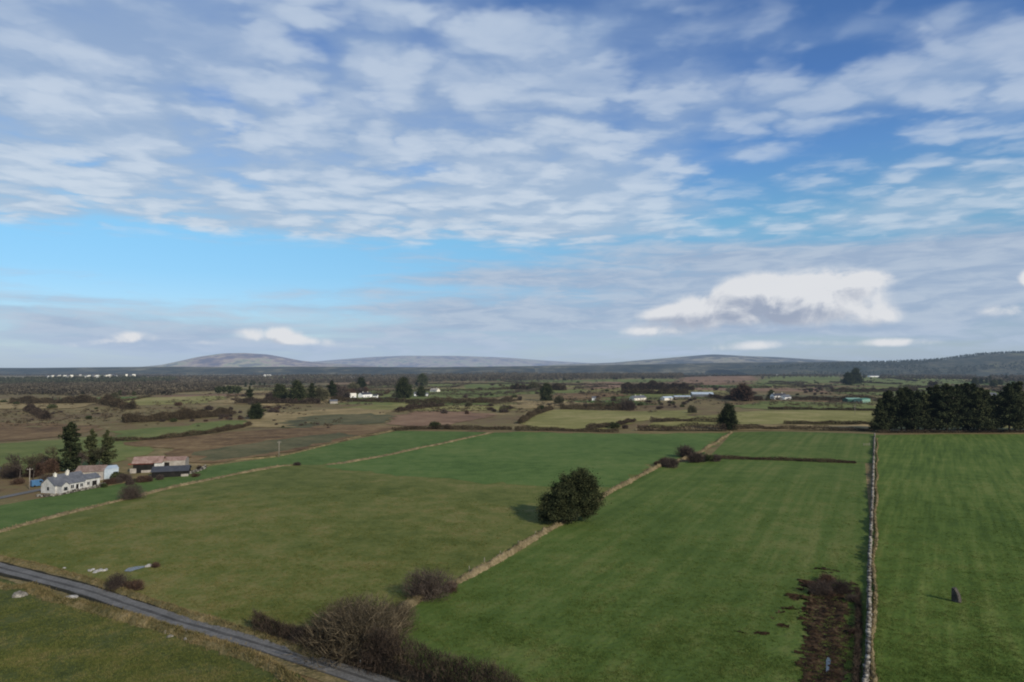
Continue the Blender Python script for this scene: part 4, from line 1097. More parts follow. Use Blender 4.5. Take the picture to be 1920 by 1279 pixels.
# far houses
FH = [
 ((649, 746), (668, 746), 8, 2.9, 6.0, 'small far white house with pale roof left of the larger white pair', 'white', 'cream', [(-3, 1, 1.2, 1.2), (3, 1, 1.2, 1.2)], []),
 ((680, 746), (698, 745), 8, 4.4, 7.0, 'larger far white house with dark roof beside the small one', 'white', 'dark_roof', [(-4, 1, 1.4, 1.3), (0, 1, 1.4, 1.3), (4, 1, 1.4, 1.3)], [-5, 5]),
 ((699, 747), (707, 747), 6, 3.4, 5.2, 'lower white annexe at the right of the larger far white house', 'white', 'dark_roof', [(0, 1, 1.2, 1.2)], []),
 ((777, 743), (783, 743), 7, 3.5, 6.0, 'tiny white gable left of the dark round evergreen', 'white', 'slate', [(0, 1, 1, 1.2)], []),
 ((799, 743), (803, 743), 6, 3.0, 5.0, 'tiny white house right of the dark round evergreen', 'white', 'slate', [(0, 1, 1, 1.2)], []),
 ((806, 735), (819, 735), 8, 3.0, 6.0, 'far house with pale pinkish roof behind the brown bushes', 'cream', 'block', [(-3, 1, 1.2, 1.2), (3, 1, 1.2, 1.2)], [4]),
 ((590, 752), (598, 752), 7, 2.8, 5.2, 'small grey white house half hidden in the dark grove', 'cream', 'slate', [(0, 1, 1, 1.2)], []),
 ((619, 757), (633, 757), 8, 2.6, 4.2, 'low grey roofed shed below the dark grove', 'block', 'slate', [], []),
 ((1110, 751), (1117, 751), 6, 3.0, 5.0, 'tiny white gable among brown bushes in the middle distance', 'white', 'slate', [(0, 1, 1, 1.2)], []),
 ((1189, 751), (1212, 750), 8, 3.0, 5.8, 'cottage with grey roof behind the brown thicket', 'cream', 'slate', [(-6, 1, 1.2, 1.2), (0, 1, 1.2, 1.2), (6, 1, 1.2, 1.2)], [-5, 6]),
 ((1246, 751), (1263, 750), 7, 3.0, 4.8, 'low pale cottage left of the long blue grey shed', 'cream', 'tin', [(3, 1, 1.2, 1.2)], []),
 ((1265, 748), (1296, 747), 8, 2.4, 3.8, 'low pale grey roofed shed joined to the long blue grey shed', 'block', 'tin', [], []),
 ((1298, 744), (1338, 744), 14, 3.4, 6.0, 'long far shed with blue grey roof', 'slate', 'tin', [], []),
 ((1452, 749), (1476, 749), 8, 4.8, 7.6, 'two storey white house with black roof in the far right pasture', 'white', 'dark_roof', [(-6, .9, 1.6, 1.4), (-1, .9, 1.6, 1.4), (4, .9, 1.6, 1.4), (-5, 3.2, 1.4, 1.0), (2, 3.2, 1.4, 1.0)], [-8, 6]),
 ((1472, 750), (1484, 749), 7, 3.4, 6.2, 'white side wing of the black roofed house', 'white', 'slate', [(-1, 1, 1.4, 1.3)], []),
 ((1631, 707), (1648, 707), 9, 3.4, 6.5, 'far house with long grey roof at the right middle distance', 'white', 'slate', [(-4, 1, 1.4, 1.3), (4, 1, 1.4, 1.3)], [6]),
 ((1648, 707), (1653, 707), 9, 4.2, 6.8, 'bright white gable end beside the long grey roofed far house', 'white', 'slate', [], []),
 ((1692, 701), (1702, 701), 9, 4, 7.5, 'pale pinkish house in the trees of the right middle distance', 'cream', 'cream', [(-4, 1, 1.4, 1.3), (4, 1, 1.4, 1.3)], []),
 ((1855, 746), (1869, 746), 8, 4.6, 7.5, 'white house with dark doorway seen above the gap in the conifer row', 'white', 'slate', [(-3.6, 3.0, 1.2, 1.2)], []),
 ((1880, 742), (1892, 742), 8, 3.2, 5.4, 'grey house right of the white one behind the conifer row', 'block', 'slate', [(0, 1, 1.2, 1.2)], []),
 ((1454, 706), (1460, 706), 6, 6.5, 9.0, 'tall narrow pale building far behind the black roofed house', 'cream', 'cream', [(0, 1, 1.2, 1.2)], []),
 ((494, 706), (506, 706), 10, 4, 7, 'far white house on the plain below the moorland hill', 'white', 'cream', [(-5, 1, 1.5, 1.5), (5, 1, 1.5, 1.5)], []),
 ((570, 706), (577, 706), 10, 4, 7.5, 'bright far white house right of the one below the hill', 'white', 'slate', [(0, 1, 1.5, 1.5)], []),
 ((640, 710), (652, 710), 10, 4, 7, 'left far white house of the pair above the grove', 'white', 'slate', [(0, 1, 1.5, 1.5)], []),
 ((656, 709), (668, 709), 10, 4.5, 7, 'right far white house of the pair above the grove', 'white', 'slate', [(0, 1, 1.5, 1.5)], []),
 ((730, 698), (736, 698), 14, 9, 14, 'white speck of a house far below the central ridge', 'white', 'cream', [(0, 1, 1.5, 1.5)], []),
]
for a, b, D, wh, rh, lb, wm, rm, wins, ch in FH:
    A, B, rz, L = P2(a, b)
    dd = (['door'] if 'doorway' in lb else [])
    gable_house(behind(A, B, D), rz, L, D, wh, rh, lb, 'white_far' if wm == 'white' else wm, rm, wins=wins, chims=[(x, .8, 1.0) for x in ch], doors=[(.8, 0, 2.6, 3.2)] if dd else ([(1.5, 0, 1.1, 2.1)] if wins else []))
# village on the plain at the left
rv = random.Random(9)
VX = [(86, 710), (96, 709), (103, 709.5), (121, 709), (127, 710), (134, 709.5), (160, 709), (166, 709), (173, 708.5), (181, 709), (196, 708), (204, 708.5), (216, 709), (238, 708), (246, 708), (252, 708), (110, 706), (150, 706), (212, 706)]
for i, (x, y) in enumerate(VX):
    w = rv.uniform(3.5, 6.5)
    A, B, rz, L = P2((x - w / 2, y), (x + w / 2, y))
    gable_house(behind(A, B, 9), rz + rv.uniform(-.25, .25), L, 9, rv.uniform(5, 7.5), rv.uniform(9, 11), 'tiny white house in the far village on the left plain', ['white', 'cream', 'block'][i % 3], ['slate', 'cream'][i % 2], wins=[(-2.5, 1, 1.6, 1.5), (2.5, 1, 1.6, 1.5)], group='houses of the far village')
VR = [(1803, 686), (1812, 685), (1822, 686), (1832, 685), (1842, 686), (1720, 690), (1730, 689), (1708, 689)]
# green sheds
face_cam_building((1590, 755), (1616, 755), 12, 4.2, 5.6, 'dark green farm shed with pale green roof beside the conifer row', wall='green_dark', roof='green_pale', name='farm_shed', cat='shed', over=.2, doors=[(0, 0, 4, 3.6)])
face_cam_building((1617, 756), (1632, 755), 10, 4.6, 5.4, 'pale green farm shed joined to the right of the dark green shed', wall='green_pale', roof='green_sheet', name='farm_shed', cat='shed', over=.2)

# houses on the slope of the right hill (the hill's own height is used)
def hill_z(px, py, dist): return CAM_H + (691 - py) / F * dist
for i, (x, y) in enumerate(VR):
    dist = 3450.0
    X = (x - 960) / F * dist
    zz = 0.0
    # height of the near hill there
    hz = [o for o in COL.objects if o.name == 'hill.003'][0]
    ok, loc, nrm, _ = hz.ray_cast(Vector((X, dist, 900)), Vector((0, 0, -1)))
    if ok: zz = loc.z
    else: zz = float(H(X, dist))
    gable_house((X, dist, zz), rv.uniform(-.2, .2), rv.uniform(9, 14), 8, 5.0, 8.0, 'tiny pale house on the lower slope of the right hill', 'white', 'slate', wins=[(-2.5, 1, 1.6, 1.5), (2.5, 1, 1.6, 1.5)], group='houses on the right hill')

# ------------------------------------------------------------------ small things
stone_wall([(70, 931), (100, 931), (140, 923), (196, 912)], .9, .4, 'low garden wall in front of the white cottage', 23, .5, 2)
stone_wall([(352, 890), (372, 884), (386, 878)], 1.0, .6, 'tumbled wall at the right end of the black roofed shed', 24, .6, 2)
for px, py, hp, key, ph, lb in [(205, 908, 15, 'shrub_red0', 3.2, 'russet bush between the cottage extension and the yard'), (216, 906, 11, 'shrub2', 3.6, 'small brown bush left of the yard shrubs'), (196, 914, 9, 'gorse2', 3.4, 'small green bush at the right end of the garden wall'),
                                (88, 906, 26, 'thicket', 5.5, 'bare bush behind the left end of the cottage'), (300, 900, 12, 'shrub1', 3.6, 'brown bush at the left end of the black roofed shed'), (20, 896, 34, 'thicket', 5.5, 'bare thicket beside the blue covered heap'), (366, 894, 9, 'shrub_red1', 3.2, 'russet bush before the tumbled yard wall')]:
    plant_px(key, px, py, hp, ph, lb, name='shrub', cat='shrub')
def utility_pole(loc, h, label):
    t = empty('utility_pole', loc, .3, label, 'utility pole')
    MB().cyl((0, 0, -.5), (0, 0, h), .16, .11, 10).build('pole', M['pole'], t, True)
    MB().box(-.9, .9, -.06, .06, h - .55, h - .42).build('crossarm', M['pole'], t)
    for x in (-.75, 0, .75):
        MB().cyl((x, 0, h - .42), (x, 0, h - .2), .05, .04, 8).build('insulator', M['white'], t)
utility_pole(at(55, 918), 7.2, 'wooden utility pole left of the white cottage')
utility_pole(at(523, 858), 7.4, 'wooden utility pole alone at the edge of the brown bracken')
utility_pole(at(1603, 778), 8.5, 'pale thin pole standing before the green shed')

def van(loc, rz, label):
    t = empty('van', loc, rz, label, 'van')
    prof = [(-2.2, .35), (-2.2, 2.1), (-2.1, 2.25), (.9, 2.25), (1.5, 1.35), (2.2, 1.15), (2.25, .35)]
    v = [(x, -.95, z) for x, z in prof] + [(x, .95, z) for x, z in prof]
    n = len(prof)
    MB().add(v, [tuple(range(n)), tuple(range(2 * n - 1, n - 1, -1))] + [(i, i + n, (i + 1) % n + n, (i + 1) % n) for i in range(n)]).build('body', M['blue'], t)
    MB().add([(.93, -.8, 2.2), (.93, .8, 2.2), (1.5, .8, 1.4), (1.5, -.8, 1.4)], [(0, 3, 2, 1)]).build('windscreen', M['glass'], t).location = (.02, 0, .02)
    MB().box(.0, .85, -.97, -.953, 1.4, 2.0).build('window', M['glass'], t)
    for x in (-1.4, 1.4):
        for y in (-.9, .9):
            w = MB().cyl((x, y - .1, .33), (x, y + .1, .33), .33, .33, 16).build('wheel', M['rubber'], t)
van(at(72, 912), .9, 'blue vehicle parked at the left end of the cottage')

def tarp_heap(loc, label):
    rng = np.random.default_rng(3)
    n = 22; v = []; f = []
    for i in range(n):
        for j in range(n):
            x = (i / (n - 1) - .5) * 6.4; y = (j / (n - 1) - .5) * 4.5
            e = max(0, 1 - (abs(x) / 3.2) ** 4) * max(0, 1 - (abs(y) / 2.25) ** 4)
            z = 2.4 * e ** .6 * (1 + .1 * math.sin(x * 2.2) + .08 * math.sin(y * 3 + x)) + rng.normal() * .04
            v.append((x, y, z - .05))
    for i in range(n - 1):
        for j in range(n - 1):
            a = i * n + j; f.append((a, a + n, a + n + 1, a + 1))
    o = mesh_obj('covered_heap', v, f, M['tarp'], smooth=True); o.location = loc; o.rotation_euler = (0, 0, .5)
    tag(o, label, 'tarpaulin')
tarp_heap(at(2, 889), 'heap under a bright blue plastic sheet at the left edge')

def rock(name, loc, s, label, m='stone', seed=0, cat='rock', group=None, shape=None):
    rng = np.random.default_rng(seed)
    import bmesh
    bm = bmesh.new(); bmesh.ops.create_icosphere(bm, subdivisions=3, radius=1)
    ph = rng.uniform(0, 6, 9)
    for v in bm.verts:
        c = v.co
        k = 1 + .14 * math.sin(c.x * 2.6 + ph[0]) + .12 * math.sin(c.y * 3.1 + ph[1]) + .10 * math.sin(c.z * 3.7 + ph[2]) + .05 * math.sin(c.x * 8 + c.y * 7 + ph[3])
        c = c * k
        if shape: c = shape(c)
        v.co = Vector((c.x * s[0], c.y * s[1], c.z * s[2]))
    me = bpy.data.meshes.new(name); bm.to_mesh(me); bm.free()
    me.materials.append(M[m])
    o = bpy.data.objects.new(name, me); COL.objects.link(o); o.location = loc; o.rotation_euler = (0, 0, rng.uniform(0, 6))
    return tag(o, label, cat, group)

# standing stone: a slab, steep on the left and sloping on the right
def standing_stone():
    import bmesh
    rng = np.random.default_rng(4)
    out = [(-.62, -.5), (-.66, .5), (-.62, 1.5), (-.56, 2.1), (-.42, 2.32), (-.1, 2.25), (.18, 2.0), (.45, 1.5), (.60, .9), (.70, .2), (.72, -.5)]
    bm = bmesh.new()
    rings = []
    for y, s in ((-.40, .86), (-.3, 1), (.3, 1), (.40, .84)):
        rings.append([bm.verts.new((x * s + rng.normal() * .03, y + rng.normal() * .05, z * (.5 + .5 * s) + rng.normal() * .03)) for x, z in out])
    n = len(out)
    for a, b in zip(rings, rings[1:]):
        for i in range(n):
            bm.faces.new((a[i], a[(i + 1) % n], b[(i + 1) % n], b[i]))
    bm.faces.new(list(reversed(rings[0]))); bm.faces.new(rings[-1])
    bmesh.ops.triangulate(bm, faces=[f for f in bm.faces if len(f.verts) > 4])
    bmesh.ops.subdivide_edges(bm, edges=bm.edges[:], cuts=1, use_grid_fill=True)
    for v in bm.verts: v.co += Vector(rng.normal(size=3)) * .018
    bmesh.ops.recalc_face_normals(bm, faces=bm.faces)
    me = bpy.data.meshes.new('standing_stone'); bm.to_mesh(me); bm.free(); me.materials.append(M['standing'])
    o = bpy.data.objects.new('standing_stone', me); COL.objects.link(o)
    o.location = at(1793, 1129); o.rotation_euler = (0, 0, R(-60)); o.scale = (1.0, 1.0, 1.05)
    tag(o, 'dark upright standing stone alone in the right green field', 'standing stone')
M['standing'] = mat('weathered dark stone', ramp((.030, .027, .024), (.060, .054, .047), (.120, .108, .094)), ((.5, 1.2, 0, 1, 5), (.5, 6, 0, 1, 4)), bump=.05, bump_scale=5, **OB)
standing_stone()
rock('boulder', at(38, 1118), (1.2, .8, .9), 'large grey boulder in the yellow grass at the left below the road', 'stone', 1)
rock('boulder', at(130, 1124), (1.5, .8, .5), 'flat pale grey rock on the near verge of the road', 'pale_stone', 2)
for i, (x, y, s) in enumerate([(168, 1071, .45), (175, 1069, .35), (182, 1072, .5), (188, 1069, .4), (194, 1071, .42), (178, 1074, .38), (199, 1069, .35), (120, 1066, .3)]):
    rock('stone', at(x, y), (s * 1.3, s, s * .8), 'pale stone in the rubble row on the far roadside left of the dark bush' if x > 150 else 'single pale stone on the far verge left of the rubble row', 'pale_stone', 10 + i, 'stone', 'rubble stones by the road' if x > 150 else None)
for i, (x, y, s) in enumerate([(314, 1186, .5), (330, 1190, .45), (343, 1188, .6), (356, 1192, .55), (318, 1194, .4), (350, 1200, .4)]):
    rock('stone', at(x, y), (s * 1.3, s, s * .8), 'grey stone of the tumbled heap on the near road verge', 'stone', 30 + i, 'stone', 'tumbled stones on the near verge')
rock('boulder', at(278, 1063), (.8, .5, .45), 'pale stone at the right end of the puddle', 'pale_stone', 45)
field([(232, 1072), (240, 1066), (256, 1063), (275, 1062), (268, 1066), (256, 1069), (244, 1073)], M['water'], .12, 61, 0, 'puddle')

def post(loc, h, label, m='post', group=None):
    b = MB().cyl((0, 0, -.3), (0, 0, h), .09, .07, 8)
    b.cyl((0, 0, h), (0, 0, h + .05), .07, .02, 8)
    o = b.build('fence_post', M[m]); o.location = loc; o.rotation_euler = (random.uniform(-.05, .05), random.uniform(-.05, .05), 0)
    tag(o, label, 'fence post', group)
for x, y in [(880, 1071), (908, 1055), (938, 1042), (972, 1022), (1004, 1004)]:
    post(at(x, y), 1.0, 'weathered fence post on the left foot of the curving bank', 'pole', 'posts along the curving bank')
post(at(676, 1252), 1.0, 'short white marker post on the far road verge under the scrub', 'white')
# gate posts and a rail at the middle of the right stone wall
def gate(loc, rz, label):
    t = empty('field_gate', loc, rz, label, 'gate')
    for z in (.3, .6, .9, 1.2): MB().cyl((-1.6, 0, z), (1.6, 0, z), .03, .03, 6).build('rail', M['pole'], t)
    for x in (-1.7, 1.7): MB().cyl((x, 0, -.3), (x, 0, 1.5), .1, .09, 8).build('post', M['pole'], t)
gate(at(1625, 836), R(10), 'small field gate beside the upper end of the stone wall')

# ------------------------------------------------------------------ mud
def mud():
    rng = np.random.default_rng(8)
    poly = [at(*p) for p in [(1512, 1112), (1530, 1088), (1545, 1078), (1570, 1086), (1582, 1112), (1592, 1130), (1598, 1170), (1594, 1230), (1588, 1340), (1490, 1340), (1492, 1250), (1508, 1190), (1500, 1150)]]
    uu = Vector((.47, .88, 0)); vv = Vector((.88, -.47, 0))     # along and across the wall
    o0 = poly[0]
    S = .22
    us = np.arange(-70, 30, S); ws = np.arange(-12, 18, S)
    U, W = np.meshgrid(us, ws, indexing='ij')
    X = o0.x + uu.x * U + vv.x * W; Y = o0.y + uu.y * U + vv.y * W
    from mathutils import noise as mn
    nz = np.array([[mn.fractal(Vector((a * .8, b * .8, 3.3)), .8, 2.1, 6) for a, b in zip(ua, wa)] for ua, wa in zip(U, W)])
    jit = nz * 3.4 * (.75 + .25 * sstep(-14, 6, U))
    inside = inpoly(X + jit, Y + jit * .9, poly)
    # splashes of mud beyond the edge
    for (px, py, ra, rb) in [(1482, 1142, 1.6, .5), (1462, 1150, 1.2, .4), (1432, 1190, 1.1, .3), (1392, 1186, 1.8, .4), (1500, 1106, 1.0, .6), (1560, 1072, .9, .5), (1525, 1072, .8, .5), (1600, 1098, .8, 1.6), (1470, 1176, 1., .4), (1520, 1095, 2.5, 1.5), (1548, 1070, 2, 1.2), (1590, 1105, 2, 2.5), (1490, 1120, 2, 1), (1450, 1160, 1.0, .3)]:
        q = at(px, py); dx = X - q.x; dy = Y - q.y
        inside |= ((dx * .95 + dy * -.3) / ra) ** 2 + ((dx * .3 + dy * .95) / rb / 1.6) ** 2 + nz * 2.2 < .8
    ruts = .26 * np.sin(U * 2 * PI / 1.7 + .6 * np.sin(W * .9)) * (sstep(1.5, -1, W - 1) * .9 + .15)
    ruts = ruts + .05 * np.sin(W * 2 * PI / 2.6 + np.sin(U * .25) * 1.2) * sstep(-1, 3, W)
    Z = H(X, Y) + np.maximum(.085, .15 + ruts + nz * .12) + rng.normal(size=U.shape) * .03
    n, k = U.shape
    v = np.stack([X, Y, Z], -1).reshape(-1, 3)
    i = np.arange(n - 1)[:, None]; j = np.arange(k - 1)[None]
    keep = (inside[:-1, :-1] & inside[1:, :-1] & inside[1:, 1:] & inside[:-1, 1:]).ravel()
    f = np.stack([i * k + j, i * k + j + 1, (i + 1) * k + j + 1, (i + 1) * k + j], -1).reshape(-1, 4)[keep]
    used = np.unique(f); mp = -np.ones(len(v), int); mp[used] = np.arange(len(used))
    o = mesh_obj('mud', v[used], mp[f][:, ::-1], M['mud'], smooth=True)
    tag(o, kind='structure')
mud()
for px, py, hp, key, ph, lb in [(1520, 1102, 20, 'shrub_red0', 3.2, 'leftmost brown brush at the top of the mud'), (1545, 1092, 24, 'shrub_red1', 3.2, 'highest brown brush at the top of the mud'), (1574, 1112, 44, 'thicket', 5.5, 'tallest twiggy bush at the top right of the mud'), (1538, 1116, 46, 'thicket', 5.5, 'twiggy bush at the top left of the mud'),
                                (1556, 1118, 18, 'shrub_red0', 3.2, 'nearest brown brush at the top of the mud'), (1600, 1128, 22, 'shrub1', 3.6, 'brown brush between the mud and the stone wall'), (1606, 1190, 16, 'shrub_red1', 3.2, 'low brown brush on the wall side of the mud')]:
    plant_px(key, px, py, hp * .8, ph, lb, name='shrub', cat='shrub')
hedge([(1608, 1110), (1610, 1180), (1606, 1260), (1602, 1340)], 1.0, .8, 'dark brambles along the foot of the stone wall beside the mud', 206, 130, .6, .05, 'thorn', .7, .4, name='bramble_hedge')
field([(1553, 1262), (1558, 1242), (1553, 1232), (1549, 1240), (1549, 1262)], M['water'], .17, 63, 0, 'puddle')

def tufts(poly, n, m, seed, h=.22, per=7):
    rng = np.random.default_rng(seed)
    from mathutils import noise as mn
    P = [at(*p) for p in poly]
    px = rng.uniform(min(p[0] for p in poly), max(p[0] for p in poly), n * 4); py = rng.uniform(min(p[1] for p in poly), max(p[1] for p in poly), n * 4)
    k = inpoly(px, py, poly); px = px[k]; py = py[k]
    x, y = [], []
    for a, b in zip(px, py):
        d = ray(a, b); t = -CAM_H / d[2]
        X, Y = d[0] * t, d[1] * t
        if mn.fractal(Vector((X / 9, Y / 9, seed)), 1, 2, 4) + rng.normal() * .5 > .05:
            x.append(X); y.append(Y)
        if len(x) >= n: break
    x = np.repeat(np.array(x), per); y = np.repeat(np.array(y), per)
    x = x + rng.normal(size=x.size) * .22; y = y + rng.normal(size=y.size) * .22
    Q_ = np.column_stack([x, y, H(x, y) + .04])
    D = np.column_stack([rng.normal(size=(x.size, 2)) * .7, np.ones(x.size)])
    v, f = sprigs(Q_, D, h, h * .42, rng)
    o = mesh_obj('grass', v, f, M[m]); tag(o, 'rough tufts of grass standing in the grazed field', 'grass', 'grass tufts of the near fields', 'stuff')
M['tuft_green'] = mat('grass tuft green', gramp((.062, .094, .020), (.092, .126, .029), (.140, .150, .046)), GL, island=.12, trans=.3)
M['tuft_olive'] = mat('grass tuft olive', gramp((.075, .092, .024), (.115, .124, .034), (.185, .158, .062)), GL, island=.12, trans=.3)
tufts([(0, 1020), (240, 950), (700, 900), (1000, 960), (880, 1060), (740, 1150), (500, 1180), (160, 1080), (0, 1040)], 14000, 'tuft_olive', 1)
tufts([(760, 1170), (900, 1080), (1050, 995), (1300, 900), (1620, 900), (1610, 1290), (940, 1290)], 16000, 'tuft_green', 2)
tufts([(1645, 900), (1930, 880), (1930, 1290), (1630, 1290)], 8000, 'tuft_green', 3)
tufts([(-10, 1110), (160, 1140), (357, 1205), (540, 1290), (-10, 1290)], 7000, 'tuft_olive', 4)

# ------------------------------------------------------------------ sky and sun
SUN_EL, SUN_AZ = R(29), R(140)       # clockwise from +Y: behind the camera on the right
sd = bpy.data.lights.new('sun', 'SUN'); sd.energy = 4.4; sd.angle = R(.6); sd.color = (1, .90, .74)
so = bpy.data.objects.new('sun', sd); COL.objects.link(so)
dirv = Vector((math.sin(SUN_AZ) * math.cos(SUN_EL), math.cos(SUN_AZ) * math.cos(SUN_EL), math.sin(SUN_EL)))
so.rotation_euler = dirv.to_track_quat('Z', 'Y').to_euler(); so.location = (0, 0, 200)

wd = bpy.data.worlds.new('World'); scene.world = wd; wd.use_nodes = True
nt = wd.node_tree; nt.nodes.clear(); NL = nt.links.new

def put(sock, v):
    if hasattr(v, 'is_output') or isinstance(v, bpy.types.NodeSocket): NL(v, sock)
    else: sock.default_value = v
def m_(op, a, b=None, c=None, clamp=False):
    n = nt.nodes.new('ShaderNodeMath'); n.operation = op; n.use_clamp = clamp
    put(n.inputs[0], a)
    if b is not None: put(n.inputs[1], b)
    if c is not None: put(n.inputs[2], c)
    return n.outputs[0]
def vm(op, a, b=None, c=None, out=0):
    n = nt.nodes.new('ShaderNodeVectorMath'); n.operation = op
    put(n.inputs[0], a)
    if b is not None: put(n.inputs[1], b)
    if c is not None: put(n.inputs[2], c)
    return n.outputs[out]
def comb(x, y, z=0.0):
    n = nt.nodes.new('ShaderNodeCombineXYZ'); put(n.inputs[0], x); put(n.inputs[1], y); put(n.inputs[2], z); return n.outputs[0]
def noise(v, scale, detail=4, rough=.5, color=False, dist=0.0):
    n = nt.nodes.new('ShaderNodeTexNoise'); n.inputs['Scale'].default_value = scale; n.inputs['Detail'].default_value = detail
    n.noise_dimensions = '2D'; n.inputs['Roughness'].default_value = rough; n.inputs['Distortion'].default_value = dist; NL(v, n.inputs['Vector'])
    return n.outputs[1 if color else 0]
def smooth(a, b, x):
    n = nt.nodes.new('ShaderNodeMapRange'); n.interpolation_type = 'SMOOTHSTEP'
    put(n.inputs[0], x); n.inputs[1].default_value = a; n.inputs[2].default_value = b
    return n.outputs[0]
def mixc(f, a, b):
    n = nt.nodes.new('ShaderNodeMix'); n.data_type = 'RGBA'
    put(n.inputs[0], f); put(n.inputs[6], a); put(n.inputs[7], b); return n.outputs[2]
def blob_params(px, py, rx, ry):
    d = ray(px, py); A = math.atan2(d[0], d[1]); V = d[2] / math.hypot(d[0], d[1])
    return A, V, rx / F * math.cos(A) ** 2, ry / F * math.cos(A)
def blobs(Q, L, base=0.0):
    acc = base
    for px, py, rx, ry, amp in L:
        A, V, ra, rv_ = blob_params(px, py, rx, ry)
        q = vm('MULTIPLY_ADD', Q, (1 / ra, 1 / rv_, 0), (-A / ra, -V / rv_, 0))
        t = vm('DOT_PRODUCT', q, q, out=1)
        g = m_('POWER', .36788, t)
        acc = m_('MULTIPLY_ADD', g, amp, acc)
    return acc

tc = nt.nodes.new('ShaderNodeTexCoord').outputs['Generated']
sx = nt.nodes.new('ShaderNodeSeparateXYZ'); NL(tc, sx.inputs[0])
X, Y, Z = sx.outputs
hyp = m_('SQRT', m_('MULTIPLY_ADD', X, X, m_('MULTIPLY', Y, Y)))
V = m_('DIVIDE', Z, hyp)
A = m_('ARCTAN2', X, Y)
Q = comb(A, V)
zz = m_('ADD', m_('MAXIMUM', Z, 0.0), .035)
PL = comb(m_('DIVIDE', X, zz), m_('DIVIDE', Y, zz))

sky = nt.nodes.new('ShaderNodeTexSky'); sky.sky_type = 'NISHITA'; sky.sun_disc = False
sky.sun_elevation = SUN_EL; sky.sun_rotation = SUN_AZ; sky.altitude = 60; sky.air_density = 1.0; sky.dust_density = .6; sky.ozone_density = 1.6
skyc = sky.outputs[0]
# grade with elevation
tn = nt.nodes.new('ShaderNodeValToRGB'); tn.color_ramp.elements[0].position = 0; tn.color_ramp.elements[1].position = 1
NL(smooth(0, .6, V), tn.inputs[0])
E_ = tn.color_ramp.elements
E_[0].color = (.74, .87, 1.13, 1); E_[1].color = (.62, .90, 1.30, 1)
for p, c in ((.12, (.68, .98, 1.18)), (.27, (.77, 1.17, 1.28)), (.5, (.70, 1.06, 1.42)), (.75, (.62, .92, 1.34))):
    e = E_.new(p); e.color = (*c, 1)
skyc = vm('MULTIPLY', skyc, tn.outputs[0])

K = 10.0
def C(r, g, b): return (r * K, g * K, b * K, 1)
# --- altocumulus sheet
def voro(v, scale, smoothness=.6, detail=0.0, rough=.5):
    n = nt.nodes.new('ShaderNodeTexVoronoi'); n.voronoi_dimensions = '2D'; n.feature = 'F1'; n.normalize = False
    n.inputs['Scale'].default_value = scale
    n.inputs['Detail'].default_value = detail; n.inputs['Roughness'].default_value = rough
    NL(v, n.inputs['Vector']); return n.outputs['Distance']
wn = noise(PL, 1.1, 3, .5, True)
wn_ = vm('SUBTRACT', wn, (.5, .5, .5))
Qw = vm('MULTIPLY_ADD', wn_, (.10, .035, 0), Q)
sq = nt.nodes.new('ShaderNodeSeparateXYZ'); NL(Qw, sq.inputs[0]); Aw, Vw = sq.outputs[0], sq.outputs[1]
left = m_('SUBTRACT', 1.0, smooth(.12, .34, Aw))
edge = smooth(.172, .205, Vw)
HOLES = [(558, 78, 70, 35, -.55), (453, 62, 30, 40, -.35), (395, 176, 55, 28, -.55), (555, 191, 55, 24, -.6), (726, 184, 50, 28, -.5), (812, 78, 60, 45, -.5), (426, 226, 45, 20, -.4), (133, 308, 55, 22, -.5), (168, 375, 60, 16, -.4),
         (470, 344, 70, 14, -.3), (820, 320, 60, 24, -.45), (770, 273, 40, 24, -.35), (860, 428, 90, 14, -.4), (930, 12, 200, 42, -.75), (15, 428, 50, 14, -.4), (640, 30, 80, 30, -.4), (1147, 117, 45, 60, -.40), (1150, 250, 50, 60, -.30), (700, 400, 80, 12, -.25), (340, 395, 60, 12, -.25),
         (250, 60, 220, 90, .45), (120, 200, 200, 70, .35), (470, 200, 60, 22, .25), (640, 300, 140, 40, .2), (1060, 350, 160, 60, .40), (1250, 440, 80, 20, .50), (1040, 110, 110, 70, .35),
         # right half
         (1330, 190, 110, 65, .62), (1470, 205, 120, 50, .66), (1600, 165, 150, 50, .72), (1780, 140, 170, 65, .85), (1900, 80, 140, 60, .6), (1390, 60, 140, 55, .56), (1620, 45, 170, 30, .60), (1850, 15, 130, 28, .6),
         (1380, 283, 70, 16, .45), (1830, 370, 240, 70, .62), (1680, 400, 170, 45, .50), (1300, 390, 60, 16, .45), (1900, 215, 130, 50, .5), (1480, 430, 180, 16, .32), (1546, 112, 60, 26, -.30), (1600, 300, 90, 26, -.2)]
cov = blobs(Qw, HOLES, m_('MULTIPLY_ADD', m_('MULTIPLY', left, edge), .98, -.22))
n1 = noise(PL, 1.5, 3, .5, False, .3)
PLw = vm('MULTIPLY_ADD', wn_, (.45, .45, 0), PL)
PLw = vm('MULTIPLY_ADD', vm('SUBTRACT', noise(PL, 5.5, 3, .6, True), (.5, .5, .5)), (.22, .22, 0), PLw)
pf = m_('SUBTRACT', 1.0, m_('MULTIPLY', voro(vm('MULTIPLY', PLw, (.85, 1.0, 1)), 3.6, .8, 1.0, .4), 1.15))
pf = smooth(-.15, .85, pf)
n2 = noise(vm('MULTIPLY', PL, (.8, 1.15, 1)), 5.0, 4, .5, False, .3)
dens = m_('MULTIPLY_ADD', m_('SUBTRACT', n1, .5), 1.10, cov)
dens = m_('MULTIPLY_ADD', m_('SUBTRACT', pf, .56), .66, dens)
dens = m_('MULTIPLY_ADD', m_('SUBTRACT', n2, .5), .50, dens)
al = m_('MULTIPLY', smooth(-.50, .72, dens), .94)
al = m_('MULTIPLY', al, m_('SUBTRACT', 1.0, m_('MULTIPLY', smooth(.05, .35, A), .22)))
al = m_('MULTIPLY', al, smooth(.162, .188, Vw))
